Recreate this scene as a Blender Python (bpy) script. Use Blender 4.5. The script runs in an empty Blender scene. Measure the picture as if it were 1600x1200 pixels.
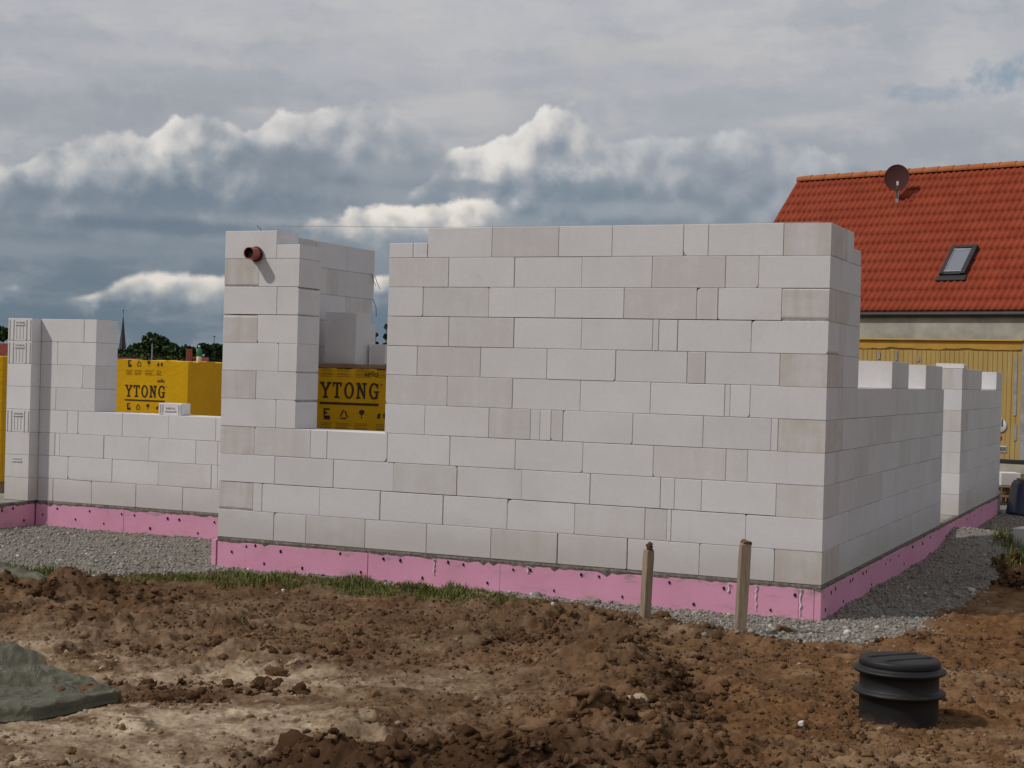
import bpy, bmesh, math, random
import numpy as np
from mathutils import Vector, Matrix

random.seed(7)
RNG = np.random.default_rng(11)
S = bpy.context.scene
COL = S.collection

# ------------------------------------------------------------------ camera
CAM = np.array([2.572, -11.6485, 1.5348])
YAW, PITCH, ROLL = -0.41848, -0.0064, 0.0277
Fv = np.array([math.sin(YAW) * math.cos(PITCH), math.cos(YAW) * math.cos(PITCH), math.sin(PITCH)])
Rv = np.array([math.cos(YAW), -math.sin(YAW), 0.0])
Uv = np.cross(Rv, Fv)
R2 = Rv * math.cos(ROLL) + Uv * math.sin(ROLL)
U2 = -Rv * math.sin(ROLL) + Uv * math.cos(ROLL)
cam_d = bpy.data.cameras.new('camera')
cam = bpy.data.objects.new('camera', cam_d)
COL.objects.link(cam)
M = Matrix(((R2[0], U2[0], -Fv[0], CAM[0]), (R2[1], U2[1], -Fv[1], CAM[1]), (R2[2], U2[2], -Fv[2], CAM[2]), (0, 0, 0, 1)))
cam.matrix_world = M
cam_d.sensor_width = 36
cam_d.lens = 2413.9 / 1600 * 36
cam_d.clip_start = 0.1
cam_d.clip_end = 6000
S.camera = cam

# ------------------------------------------------------------------ exposure
S.view_settings.view_transform = 'Standard'
S.view_settings.look = 'None'
S.view_settings.exposure = 0.0
S.view_settings.gamma = 1.0

# ------------------------------------------------------------------ sun
SUNV = Vector((-0.50, -0.46, 0.735)).normalized()      # towards the sun
sd = bpy.data.lights.new('sun', 'SUN')
sd.energy = 2.15
sd.angle = math.radians(2.5)
sd.color = (1.0, 0.955, 0.90)
so = bpy.data.objects.new('sun', sd)
COL.objects.link(so)
so.rotation_euler = SUNV.to_track_quat('Z', 'Y').to_euler()
so.location = (-10, -10, 20)

FR = 2413.9
def az_px(x): return math.atan((x - 800) / FR)
def el_px(x, y):
    h = 584.6 + (x - 800) * 0.0277
    return (h - y) / FR * math.cos(az_px(x))
def lin(c): return tuple(((v / 255) / 12.92 if v / 255 <= .04045 else ((v / 255 + .055) / 1.055) ** 2.4) for v in c)

# ------------------------------------------------------------------ node helper
class NT:
    def __init__(s, nt): s.nt = nt; s.n = nt.nodes; s.l = nt.links
    def new(s, t, **kw):
        n = s.n.new(t)
        for k, v in kw.items(): setattr(n, k, v)
        return n
    def put(s, sock, v):
        if v is None: return
        if hasattr(v, 'is_linked') or isinstance(v, bpy.types.NodeSocket): s.l.new(v, sock)
        else:
            if isinstance(v, (tuple, list)) and len(v) == 3 and sock.type == 'RGBA': v = (*v, 1)
            sock.default_value = v
    def math(s, op, a, b=None, c=None, clamp=False):
        n = s.new('ShaderNodeMath', operation=op); n.use_clamp = clamp
        s.put(n.inputs[0], a)
        if b is not None: s.put(n.inputs[1], b)
        if c is not None: s.put(n.inputs[2], c)
        return n.outputs[0]
    def vmath(s, op, a, b=None):
        n = s.new('ShaderNodeVectorMath', operation=op)
        s.put(n.inputs[0], a)
        if b is not None: s.put(n.inputs[1], b)
        return n.outputs['Value'] if op in ('DOT_PRODUCT', 'LENGTH') else n.outputs[0]
    def comb(s, x, y, z=0.0):
        n = s.new('ShaderNodeCombineXYZ'); s.put(n.inputs[0], x); s.put(n.inputs[1], y); s.put(n.inputs[2], z); return n.outputs[0]
    def smooth(s, v, a, b, lo=0.0, hi=1.0):
        n = s.new('ShaderNodeMapRange', interpolation_type='SMOOTHSTEP')
        s.put(n.inputs[0], v); s.put(n.inputs[1], a); s.put(n.inputs[2], b); s.put(n.inputs[3], lo); s.put(n.inputs[4], hi); return n.outputs[0]
    def remap(s, v, a, b, lo=0.0, hi=1.0):
        n = s.new('ShaderNodeMapRange'); n.clamp = True
        s.put(n.inputs[0], v); s.put(n.inputs[1], a); s.put(n.inputs[2], b); s.put(n.inputs[3], lo); s.put(n.inputs[4], hi); return n.outputs[0]
    def noise(s, vec, scale, detail=4, rough=.5, dist=0.0, w=None, typ='FBM'):
        n = s.new('ShaderNodeTexNoise'); n.noise_type = typ
        if w is not None: n.noise_dimensions = '4D'; n.inputs['W'].default_value = w
        s.put(n.inputs['Vector'], vec); s.put(n.inputs['Scale'], scale); s.put(n.inputs['Detail'], detail)
        s.put(n.inputs['Roughness'], rough); s.put(n.inputs['Distortion'], dist)
        return n.outputs[0]
    def vor(s, vec, scale, feature='F1', rand=1.0):
        n = s.new('ShaderNodeTexVoronoi', feature=feature); s.put(n.inputs['Vector'], vec); s.put(n.inputs['Scale'], scale); s.put(n.inputs['Randomness'], rand); return n
    def mix(s, f, a, b, mode='MIX'):
        n = s.new('ShaderNodeMix', data_type='RGBA', blend_type=mode)
        s.put(n.inputs[0], f); s.put(n.inputs[6], a); s.put(n.inputs[7], b); return n.outputs[2]
    def ramp(s, v, stops, interp='LINEAR'):
        n = s.new('ShaderNodeValToRGB'); cr = n.color_ramp; cr.interpolation = interp
        s.put(n.inputs[0], v)
        while len(cr.elements) > 1: cr.elements.remove(cr.elements[0])
        first = True
        for pos, c in stops:
            if first: e = cr.elements[0]; e.position = pos; first = False
            else: e = cr.elements.new(pos)
            if isinstance(c, (int, float)): c = (c, c, c)
            e.color = (*c[:3], 1)
        return n.outputs[0]

# ------------------------------------------------------------------ world : layered procedural clouds by direction
world = bpy.data.worlds.new('World'); S.world = world; world.use_nodes = True
w = NT(world.node_tree)
for n in list(w.n): w.n.remove(n)
tc = w.new('ShaderNodeTexCoord')
d = w.vmath('NORMALIZE', tc.outputs['Generated'])
F0 = Vector((math.sin(YAW), math.cos(YAW), 0)); R0 = Vector((math.cos(YAW), -math.sin(YAW), 0))
az = w.math('ARCTAN2', w.vmath('DOT_PRODUCT', d, tuple(R0)), w.vmath('DOT_PRODUCT', d, tuple(F0)))
sep = w.new('ShaderNodeSeparateXYZ'); w.put(sep.inputs[0], d)
el = w.math('ARCSINE', sep.outputs[2])
P = w.comb(az, el, 0.0)
tt = w.remap(az, -.36, .36)
mul = lambda a, b: w.math('MULTIPLY', a, b)
add = lambda a, b: w.math('ADD', a, b)
sub = lambda a, b: w.math('SUBTRACT', a, b)
def prof(pts, scale=.2, attr=None):
    st = []
    for x, y in sorted(pts):
        st.append(((az_px(x) + .36) / .72, max(0, el_px(x, y) / scale) if attr is None else y))
    r = w.ramp(tt, st[:32])
    return mul(r, scale) if attr is None else r
def cnoise(vec, scale, detail, rough=.5, wv=0.0):
    n = w.new('ShaderNodeTexNoise'); n.noise_dimensions = '2D'
    w.put(n.inputs['Vector'], w.vmath('ADD', vec, (wv * 1.37, wv * 2.11, 0))); n.inputs['Scale'].default_value = scale; n.inputs['Detail'].default_value = detail; n.inputs['Roughness'].default_value = rough
    return n
# domain warp
wn = cnoise(P, 22, 4, .55, 1.3)
wv = w.vmath('MULTIPLY', w.vmath('SUBTRACT', wn.outputs['Color'], (.5, .5, .5)), (.020, .015, 0))
wn2 = cnoise(P, 90, 3, .5, 3.3)
wv2 = w.vmath('MULTIPLY', w.vmath('SUBTRACT', wn2.outputs['Color'], (.5, .5, .5)), (.005, .004, 0))
PW = w.vmath('ADD', w.vmath('ADD', P, wv), wv2)
def puff(vec):
    t_ = None
    for sc, a in ((10, .46), (24, .32), (60, .22)):
        v = w.new('ShaderNodeTexVoronoi', feature='SMOOTH_F1'); v.voronoi_dimensions = '2D'; v.inputs['Smoothness'].default_value = .55
        w.put(v.inputs['Vector'], vec); v.inputs['Scale'].default_value = sc
        q = mul(sub(.62, v.outputs['Distance']), a * 1.6); t_ = q if t_ is None else add(t_, q)
    return t_
pf = puff(PW)
pf_o = puff(w.vmath('ADD', PW, (-.0085, .0095, 0)))
rel = sub(pf, pf_o)                         # + : surface turned to the upper left
big = cnoise(P, 26, 7, .58, 1.3).outputs[0]
fine = cnoise(P, 75, 6, .62, 4.1).outputs[0]
soft = cnoise(P, 11, 3, .5, 6.2).outputs[0]
lumpA = add(mul(big, .6), mul(fine, .4))
# background sheet
Pst = w.comb(mul(az, 3.0), add(mul(el, 15.0), mul(az, -1.2)), 0.0)
streak = cnoise(Pst, 1.9, 6, .55, 2.2).outputs[0]
WS = w.vmath('MULTIPLY', wv, (18, 18, 0))
streak2 = cnoise(w.vmath('ADD', w.comb(mul(az, 9.0), mul(el, 26.0), 0), WS), 1.3, 7, .6, 9.0).outputs[0]
streak3 = cnoise(w.vmath('ADD', w.comb(mul(az, 5.0), mul(el, 11.0), 0), WS), 1.6, 7, .58, 14.0).outputs[0]
g = w.ramp(w.remap(add(el, mul(sub(big, .5), .02)), 0, .5), [(0, lin((112, 126, 137))), (.05, lin((105, 121, 134))), (.12, lin((114, 128, 140))), (.20, lin((140, 149, 158))), (.27, lin((163, 167, 174))), (.36, lin((174, 176, 182))), (.46, lin((180, 182, 188))), (.6, lin((172, 174, 179))), (1.0, lin((160, 163, 169)))])
sfac = w.smooth(el, .075, .12)
sky = w.mix(mul(w.smooth(streak, .50, .70), mul(sfac, .5)), g, lin((198, 196, 194)))
sky = w.mix(mul(w.smooth(streak3, .50, .70), mul(sfac, .45)), sky, lin((152, 158, 168)))
sky = w.mix(mul(w.smooth(streak3, .48, .30), mul(sfac, .40)), sky, lin((196, 195, 195)))
sky = w.mix(mul(w.smooth(streak2, .50, .70), mul(sfac, .28)), sky, lin((150, 157, 167)))
sky = w.mix(mul(w.smooth(streak2, .46, .30), mul(sfac, .26)), sky, lin((200, 198, 196)))
low = cnoise(w.vmath('ADD', w.comb(mul(az, 8.0), mul(el, 30.0), 0), WS), 1.7, 6, .55, 5.5).outputs[0]
sky = w.mix(mul(w.smooth(low, .44, .70), mul(w.smooth(el, .15, .05), .42)), sky, lin((150, 157, 165)))
sky = w.mix(mul(w.smooth(low, .46, .28), mul(w.smooth(el, .13, .06), .30)), sky, lin((96, 112, 128)))
def blob(cx, cy, rx, ry, amp=.25):
    a = w.math('DIVIDE', sub(az, az_px(cx)), rx / FR)
    b = w.math('DIVIDE', sub(el, el_px(cx, cy)), ry / FR)
    r = w.math('SQRT', add(mul(a, a), mul(b, b)))
    r = add(r, mul(sub(lumpA, .5), amp * 8))
    return w.smooth(r, 1.25, .25)
def tint(sky, lst):
    for x, y, rx, ry, c_, o_ in lst: sky = w.mix(mul(blob(x, y, rx, ry, .26), o_), sky, lin(c_))
    return sky
clear = w.math('MAXIMUM', mul(blob(1560, 124, 75, 26, .5), .7), mul(blob(1440, 152, 70, 14, .5), .42))
sky = tint(sky, [(60, 180, 260, 40, (148, 153, 163), .55), (330, 155, 170, 26, (150, 154, 163), .4), (560, 60, 300, 30, (190, 189, 190), .4), (760, 180, 90, 40, (184, 184, 186), .5), (1150, 170, 330, 26, (158, 164, 173), .55), (1000, 90, 220, 22, (192, 190, 188), .5), (690, 120, 60, 60, (186, 186, 188), .4), (1400, 240, 220, 34, (150, 157, 168), .6), (200, 90, 220, 20, (190, 189, 190), .4)])
def cumulus(sky, top, base, lit, dark, mid, bright, heads=.012, soft_=.0035, bsoft=.030, op=1.0, fadeL=None, fadeR=None, k=.95, tone=None):
    T = prof(top); B = prof(base); L = prof(lit, attr=1)
    edge = add(T, add(mul(sub(pf, .30), heads * 2.4), mul(sub(fine, .5), heads * 1.25)))
    dt = sub(edge, el)
    softv = w.remap(L, .3, 1.1, soft_ * 4.5, soft_ * 1.4)
    dens = w.smooth(w.math('DIVIDE', dt, softv), 0, 1)
    db = w.math('DIVIDE', add(sub(el, B), mul(sub(big, .5), .04)), bsoft)
    dens = mul(dens, w.smooth(db, -.6, .6))
    rh = w.math('DIVIDE', sub(el, B), w.math('MAXIMUM', sub(edge, B), .006), clamp=True)
    lt = add(mul(w.math('POWER', rh, 1.0), .70), mul(rel, k))
    lt = add(lt, mul(sub(soft, .5), .75))
    lt = add(lt, mul(sub(fine, .5), .40))
    lt = add(lt, mul(sub(big, .5), .45))
    lt = add(lt, mul(w.smooth(dt, .010, .0), .10))
    lt = mul(lt, L); lt = w.math('MAXIMUM', lt, 0.0)
    m_ = tuple((a + b) / 2 for a, b in zip(mid, bright))
    c = w.ramp(lt, [(0, lin(dark)), (.22, lin(tuple(a * .62 + b * .38 for a, b in zip(dark, mid)))), (.45, lin(mid)), (.62, lin(m_)), (.82, lin(bright)), (1, lin(tuple(min(255, b + 12) for b in bright)))])
    f = mul(dens, op)
    if fadeL: f = mul(f, w.smooth(az, az_px(fadeL[0]), az_px(fadeL[1])))
    if fadeR: f = mul(f, w.smooth(az, az_px(fadeR[1]), az_px(fadeR[0])))
    return w.mix(f, sky, c)
# grey shelf at right
sky = cumulus(sky, [(880, 250), (940, 215), (1000, 196), (1060, 200), (1100, 200), (1180, 206), (1240, 212), (1290, 236), (1400, 262), (1600, 275)],
              [(880, 350), (1100, 380), (1300, 400), (1600, 420)], [(900, .95), (1050, .9), (1250, .85), (1350, .55), (1600, .5)],
              (122, 135, 148), (154, 160, 169), (188, 190, 193), heads=.009, soft_=.003, op=.92, fadeL=(880, 960))
# centre cumulus
sky = cumulus(sky, [(600, 330), (640, 285), (665, 258), (700, 228), (740, 222), (770, 208), (815, 195), (832, 176), (858, 164), (888, 162), (915, 176), (936, 200), (960, 225), (1000, 260), (1040, 300)],
              [(600, 322), (680, 320), (800, 340), (870, 370), (900, 375), (1040, 360)],
              [(600, 1.2), (700, 1.3), (780, 1.25), (830, 1.05), (880, .9), (930, .75), (1040, .6)],
              (122, 137, 150), (164, 168, 175), (214, 211, 207), heads=.010, op=.98, fadeL=(615, 650), fadeR=(960, 1040))
sky = tint(sky, [(905, 300, 110, 30, (120, 135, 149), .65), (1090, 255, 60, 26, (140, 149, 160), .5), (1000, 330, 150, 16, (158, 165, 171), .55), (700, 292, 110, 14, (120, 134, 148), .5)])
# left cumulus, far body then near body
sky = cumulus(sky, [(330, 235), (380, 190), (420, 166), (450, 165), (480, 164), (515, 154), (550, 152), (580, 166), (620, 185), (655, 196), (700, 235), (740, 270)],
              [(330, 300), (500, 300), (620, 285), (740, 290)], [(330, 1.2), (450, 1.1), (540, 1.0), (620, .75), (740, .5)],
              (128, 140, 152), (164, 168, 175), (206, 204, 202), heads=.009, op=.96, fadeL=(330, 380), fadeR=(640, 740))
sky = cumulus(sky, [(0, 262), (40, 240), (75, 214), (105, 206), (150, 216), (190, 214), (215, 222), (240, 205), (270, 188), (310, 178), (345, 180), (385, 205), (430, 215), (500, 232), (560, 262), (600, 290)],
              [(0, 330), (120, 345), (250, 338), (400, 330), (600, 310)],
              [(0, 1.2), (60, 1.05), (110, .92), (170, .72), (220, 1.05), (300, 1.15), (345, 1.0), (400, .62), (600, .5)],
              (115, 129, 143), (158, 164, 171), (212, 209, 205), heads=.009, op=.97, fadeR=(540, 610))
sky = tint(sky, [(430, 258, 120, 28, (126, 137, 148), .6), (110, 305, 170, 16, (118, 131, 144), .5), (330, 322, 190, 16, (112, 126, 140), .5), (250, 354, 250, 14, (102, 118, 133), .65), (600, 268, 120, 20, (152, 159, 167), .5), (520, 300, 90, 18, (150, 157, 165), .55), (120, 392, 160, 14, (136, 146, 156), .5), (330, 395, 90, 12, (134, 144, 154), .5)])
# bright low clouds
sky = cumulus(sky, [(430, 366), (480, 342), (540, 322), (590, 320), (640, 314), (690, 302), (730, 302), (760, 314), (800, 340)],
              [(430, 372), (560, 384), (700, 384), (800, 360)], [(440, 1.4), (740, 1.4), (800, 1.0)],
              (140, 149, 159), (176, 178, 180), (224, 218, 209), heads=.006, bsoft=.016, op=.92, fadeL=(440, 520), fadeR=(730, 800), k=1.1)
sky = cumulus(sky, [(60, 472), (95, 456), (150, 446), (190, 430), (220, 420), (250, 430), (300, 434), (350, 430), (380, 440), (560, 436), (600, 428), (640, 440)],
              [(60, 470), (200, 476), (380, 474), (500, 466), (640, 456)], [(60, 1.4), (640, 1.4)],
              (136, 146, 156), (178, 179, 180), (218, 212, 204), heads=.004, bsoft=.012, op=.9, fadeL=(85, 140), fadeR=(600, 650), k=1.0)
sky = cumulus(sky, [(0, 450), (20, 444), (40, 450), (60, 470)], [(0, 458), (60, 458)], [(0, 1.3), (60, 1.2)], (128, 140, 152), (170, 172, 175), (206, 202, 198), heads=.003, bsoft=.006, op=.8, fadeR=(30, 55))
nish = w.new('ShaderNodeTexSky', sky_type='NISHITA'); nish.sun_disc = False
nish.sun_elevation = math.asin(SUNV.z); nish.sun_rotation = math.atan2(SUNV.x, SUNV.y)
nish.air_density = 1.0; nish.dust_density = .6; nish.ozone_density = 1.5
sky10 = w.vmath('SCALE', sky, None); w.n[-1].inputs['Scale'].default_value = 10.0
clr = w.mix(.88, nish.outputs[0], tuple(10 * v for v in lin((118, 143, 164))))
final = w.mix(clear, sky10, clr)
gnd = w.smooth(el, -.004, .0)
final = w.mix(gnd, (1.1, .95, .75), final)
bg = w.new('ShaderNodeBackground'); w.put(bg.inputs[0], final); bg.inputs[1].default_value = 0.1
out = w.new('ShaderNodeOutputWorld'); w.l.new(bg.outputs[0], out.inputs[0])
world.cycles.sampling_method = 'MANUAL'; world.cycles.sample_map_resolution = 1024

# ------------------------------------------------------------------ materials
def newmat(name):
    m = bpy.data.materials.new(name); m.use_nodes = True
    t = NT(m.node_tree)
    b = t.n['Principled BSDF']
    b.inputs['Specular IOR Level'].default_value = .3
    return m, t, b
def simple(name, col, rough=.8, var=.12, scale=8, metal=0.0, bump=0.0, bscale=60, spec=.3, detail=5, stretch=None):
    m, t, b = newmat(name)
    tcn = t.new('ShaderNodeTexCoord'); v = tcn.outputs['Object']
    if stretch: v = t.vmath('MULTIPLY', v, stretch)
    n = t.noise(v, scale, detail, .6)
    f = t.remap(n, .3, .7)
    c = t.mix(f, tuple(x * (1 - var) for x in col), tuple(min(1, x * (1 + var)) for x in col))
    t.put(b.inputs['Base Color'], c)
    b.inputs['Roughness'].default_value = rough; b.inputs['Metallic'].default_value = metal
    b.inputs['Specular IOR Level'].default_value = spec
    if bump:
        bn = t.new('ShaderNodeBump'); t.put(bn.inputs['Height'], t.noise(v, bscale, 5, .6)); bn.inputs['Strength'].default_value = bump; bn.inputs['Distance'].default_value = .01
        t.l.new(bn.outputs[0], b.inputs['Normal'])
    return m

def aac_mat():
    m, t, b = newmat('aerated_concrete')
    at = t.new('ShaderNodeAttribute', attribute_name='tint')
    sc = t.new('ShaderNodeSeparateColor'); t.put(sc.inputs[0], at.outputs['Color'])
    bri, stain, seed = sc.outputs[0], sc.outputs[1], sc.outputs[2]
    geo = t.new('ShaderNodeNewGeometry')
    pos = geo.outputs['Position']
    sp = t.vmath('ADD', pos, t.comb(t.math('MULTIPLY', seed, 37.0), t.math('MULTIPLY', seed, 11.0), 0))
    n1 = t.noise(sp, 2.2, 5, .6)
    n2 = t.noise(sp, 28, 6, .65)
    stre = t.noise(t.vmath('MULTIPLY', sp, (11, 11, 1.0)), 1.0, 5, .6)
    blot = t.noise(t.vmath('MULTIPLY', sp, (5, 5, 9)), 1.0, 5, .65)
    base = t.mix(t.remap(n1, .35, .65), (.69, .668, .675), (.735, .717, .725))
    base = t.mix(t.math('MULTIPLY', t.remap(n2, .35, .7), .22), base, (.57, .545, .52))
    st = t.math('MULTIPLY', stain, t.remap(t.math('ADD', t.math('MULTIPLY', stre, .6), t.math('MULTIPLY', blot, .4)), .34, .66))
    base = t.mix(t.math('MULTIPLY', st, .85), base, (.50, .425, .345))
    # rain and handling marks that run over the joints
    drip = t.noise(t.vmath('MULTIPLY', pos, (9, 9, .55)), 1.0, 6, .7)
    base = t.mix(t.math('MULTIPLY', t.smooth(drip, .60, .78), .30), base, (.42, .38, .34))
    dirt = t.noise(pos, 1.1, 7, .7)
    base = t.mix(t.math('MULTIPLY', t.smooth(dirt, .52, .72), .22), base, (.50, .46, .42))
    hgt = t.new('ShaderNodeSeparateXYZ'); t.put(hgt.inputs[0], pos)
    spl = t.math('MULTIPLY', t.smooth(t.math('ADD', hgt.outputs[2], t.math('MULTIPLY', n1, -.5)), .12, -.22), .4)
    base = t.mix(spl, base, (.40, .34, .28))
    bb = t.mix(1.0, base, t.comb(bri, bri, bri), 'MULTIPLY')
    t.put(b.inputs['Base Color'], bb)
    b.inputs['Roughness'].default_value = .95; b.inputs['Specular IOR Level'].default_value = .1
    bn = t.new('ShaderNodeBump'); bn.inputs['Strength'].default_value = .35; bn.inputs['Distance'].default_value = .004
    pits = t.vor(pos, 85); hh = t.math('ADD', t.math('MULTIPLY', t.noise(pos, 60, 5, .7), .7), t.math('MULTIPLY', t.smooth(pits.outputs['Distance'], .05, .3), .5))
    hh = t.math('ADD', hh, t.math('MULTIPLY', stre, .5))
    t.put(bn.inputs['Height'], hh); t.l.new(bn.outputs[0], b.inputs['Normal'])
    return m
AAC = aac_mat()
MORTAR = simple('thin_bed_mortar', (.36, .345, .335), .95, .35, 30, bump=.4)
BED = simple('bitumen_and_mortar_bed', (.17, .145, .12), .9, .5, 22, bump=.8, bscale=30)
SLABM = simple('screed_concrete', (.27, .26, .23), .9, .2, 3, bump=.3)
ORANGE = simple('terracotta_pvc', (.36, .075, .05), .35, .08, 4, spec=.5)
RUBBER = simple('dark_rubber', (.07, .02, .015), .6, .1, 10)
DARK = simple('dark_hole', (.012, .012, .014), .9, .1, 10)
WOOD = simple('weathered_wood', (.31, .235, .165), .85, .28, 7, bump=.5, bscale=60, stretch=(6, 6, .7))
PLANK = simple('brown_board', (.26, .17, .10), .85, .25, 6, bump=.3)
BLACKP = simple('black_polypropylene', (.012, .0125, .013), .5, .35, 9, spec=.5, bump=.12, bscale=14)
def dusty(name, col, soil, z0, z1, rough):
    m, t, b = newmat(name)
    geo = t.new('ShaderNodeNewGeometry'); pos = geo.outputs['Position']; sp_ = t.new('ShaderNodeSeparateXYZ'); t.put(sp_.inputs[0], pos)
    n = t.noise(pos, 14, 7, .7); up = t.new('ShaderNodeSeparateXYZ'); t.put(up.inputs[0], geo.outputs['Normal'])
    lowf = t.smooth(t.math('ADD', sp_.outputs[2], t.math('MULTIPLY', t.math('SUBTRACT', n, .5), .16)), z1, z0)
    f = t.math('MAXIMUM', t.math('MULTIPLY', lowf, .75), t.math('MULTIPLY', t.math('MULTIPLY', t.smooth(n, .46, .66), t.math('MAXIMUM', up.outputs[2], .08)), .28))
    t.put(b.inputs['Base Color'], t.mix(f, col, soil)); t.put(b.inputs['Roughness'], t.math('ADD', rough, t.math('MULTIPLY', f, .3)))
    b.inputs['Specular IOR Level'].default_value = .4
    return m
BLACKP = dusty('black_polypropylene', (.008, .0085, .009), (.075, .048, .030), -.27, -.19, .55)
CONC = simple('rough_render', (.42, .385, .325), .95, .3, 1.6, bump=.3, bscale=12, detail=8)
STEEL = simple('dark_painted_steel', (.03, .028, .03), .5, .2, 5)
GREYM = simple('galvanised_steel', (.33, .33, .35), .5, .25, 6, metal=.2)
YEL2 = simple('ochre_frieze', (.50, .275, .045), .7, .12, 4)
WHITEP = simple('white_plastic', (.68, .68, .64), .4, .05, 4)
REDR = simple('orange_reflector', (.62, .07, .02), .2, .1, 5, spec=.7)
PLATE = simple('number_plate_dark_marks', (.05, .05, .05), .5, .3, 40)
NAVY = simple('navy_plastic', (.012, .016, .055), .45, .25, 6, spec=.5)
ROOFED = simple('far_red_tiles', (.20, .045, .03), .9, .25, 2)
FARWALL = simple('far_plaster', (.5, .47, .42), .9, .1, 1)
SLATE = simple('slate_spire', (.07, .05, .055), .6, .2, .5)
GUTTER = simple('dark_gutter', (.035, .03, .03), .5, .2, 5)
BOTG = simple('green_bottle', (.02, .16, .05), .15, .1, 5, spec=.6)
LABELW = simple('bottle_label', (.62, .60, .50), .6, .1, 5)
INK = simple('black_print_on_film', (.045, .022, .010), .5, .2, 30)
INKS = simple('faint_print_on_film', (.30, .17, .015), .5, .2, 30)
FOAMW = simple('white_foam', (.72, .70, .66), .8, .1, 20)
STRING = simple('builders_string', (.35, .33, .32), .8, .1, 4)
BARK = simple('bark', (.07, .05, .035), .95, .3, 4)

def film_mat():
    m, t, b = newmat('yellow_shrink_film')
    geo = t.new('ShaderNodeNewGeometry'); pos = geo.outputs['Position']
    n = t.noise(pos, 3.0, 6, .6)
    c = t.mix(t.remap(n, .3, .7), (.60, .325, .004), (.70, .385, .006))
    t.put(b.inputs['Base Color'], c); b.inputs['Roughness'].default_value = .5; b.inputs['Specular IOR Level'].default_value = .14
    bn = t.new('ShaderNodeBump'); bn.inputs['Strength'].default_value = .5; bn.inputs['Distance'].default_value = .02
    cr = t.noise(t.vmath('MULTIPLY', pos, (3, 3, 7)), 1.0, 6, .6, 1.5)
    t.put(bn.inputs['Height'], cr); t.l.new(bn.outputs[0], b.inputs['Normal'])
    return m
FILM = film_mat()

def xps_mat():
    m, t, b = newmat('pink_foam_board')
    geo = t.new('ShaderNodeNewGeometry'); pos = geo.outputs['Position']
    n = t.noise(pos, 1.4, 5, .6)
    c = t.mix(t.remap(n, .3, .7), (.68, .30, .435), (.77, .365, .515))
    spx = t.new('ShaderNodeSeparateXYZ'); t.put(spx.inputs[0], pos)
    sm = t.noise(t.vmath('MULTIPLY', pos, (5, 5, 12)), 1.0, 6, .7)
    up = t.smooth(spx.outputs[2], -.15, -.045)
    dn = t.smooth(spx.outputs[2], -.19, -.27)
    c = t.mix(t.math('MULTIPLY', t.smooth(sm, .50, .72), t.math('ADD', .22, t.math('MAXIMUM', up, dn))), c, (.34, .28, .26))
    wh = t.noise(t.vmath('MULTIPLY', pos, (14, 14, 1.2)), 1.0, 5, .7, w=3.0)
    c = t.mix(t.math('MULTIPLY', t.smooth(wh, .64, .74), t.math('MULTIPLY', t.smooth(spx.outputs[2], -.20, -.05), .6)), c, (.7, .62, .62))
    t.put(b.inputs['Base Color'], c); b.inputs['Roughness'].default_value = .8; b.inputs['Specular IOR Level'].default_value = .15
    bn = t.new('ShaderNodeBump'); bn.inputs['Strength'].default_value = .25; bn.inputs['Distance'].default_value = .004
    t.put(bn.inputs['Height'], t.noise(pos, 45, 5, .6)); t.l.new(bn.outputs[0], b.inputs['Normal'])
    return m
XPS = xps_mat()

def soil_mat():
    m, t, b = newmat('bare_earth')
    at = t.new('ShaderNodeAttribute', attribute_name='soil')
    sc = t.new('ShaderNodeSeparateColor'); t.put(sc.inputs[0], at.outputs['Color'])
    dry, dark, grs = sc.outputs[0], sc.outputs[1], sc.outputs[2]
    geo = t.new('ShaderNodeNewGeometry'); pos = geo.outputs['Position']
    n1 = t.noise(pos, 5, 8, .68); n2 = t.noise(pos, 34, 6, .7); n3 = t.noise(pos, 1.3, 6, .6)
    spx = t.new('ShaderNodeSeparateXYZ'); t.put(spx.inputs[0], pos)
    c = t.mix(t.remap(n1, .34, .66), (.105, .058, .030), (.225, .135, .075))
    c = t.mix(t.smooth(t.math('ADD', spx.outputs[0], n3), -.4, 1.4), c, t.mix(t.remap(n1, .34, .66), (.13, .062, .026), (.235, .122, .052)))
    pale = t.mix(t.remap(n1, .36, .62), (.40, .31, .21), (.60, .48, .34))
    c = t.mix(t.math('MULTIPLY', dry, t.remap(t.math('ADD', t.math('MULTIPLY', n3, .5), t.math('MULTIPLY', n1, .5)), .38, .56)), c, pale)
    n5 = t.noise(pos, 3.1, 7, .66, 1.2)
    c = t.mix(t.math('MULTIPLY', t.smooth(n5, .50, .66), .75), c, t.mix(n2, (.060, .032, .018), (.12, .068, .038)))
    c = t.mix(t.math('MULTIPLY', dark, t.remap(n3, .25, .6, .6, 1.0)), c, t.mix(n2, (.035, .018, .010), (.10, .052, .026)))
    c = t.mix(t.math('MULTIPLY', t.remap(n2, .45, .75), .35), c, (.075, .035, .016))
    c = t.mix(t.math('MULTIPLY', grs, t.smooth(n2, .40, .60)), c, (.07, .085, .025))
    spk = t.vor(pos, 60)
    c = t.mix(t.math('MULTIPLY', t.smooth(spk.outputs['Distance'], .16, .10), t.smooth(t.noise(pos, 9, 2, .5, w=2), .56, .66)), c, (.42, .33, .24))
    t.put(b.inputs['Base Color'], c); b.inputs['Roughness'].default_value = .97; b.inputs['Specular IOR Level'].default_value = .08
    bn = t.new('ShaderNodeBump'); bn.inputs['Strength'].default_value = .9; bn.inputs['Distance'].default_value = .012
    hh = t.math('ADD', n2, t.math('MULTIPLY', t.noise(pos, 110, 5, .7), .45))
    t.put(bn.inputs['Height'], hh); t.l.new(bn.outputs[0], b.inputs['Normal'])
    return m
SOIL = soil_mat()

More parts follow.
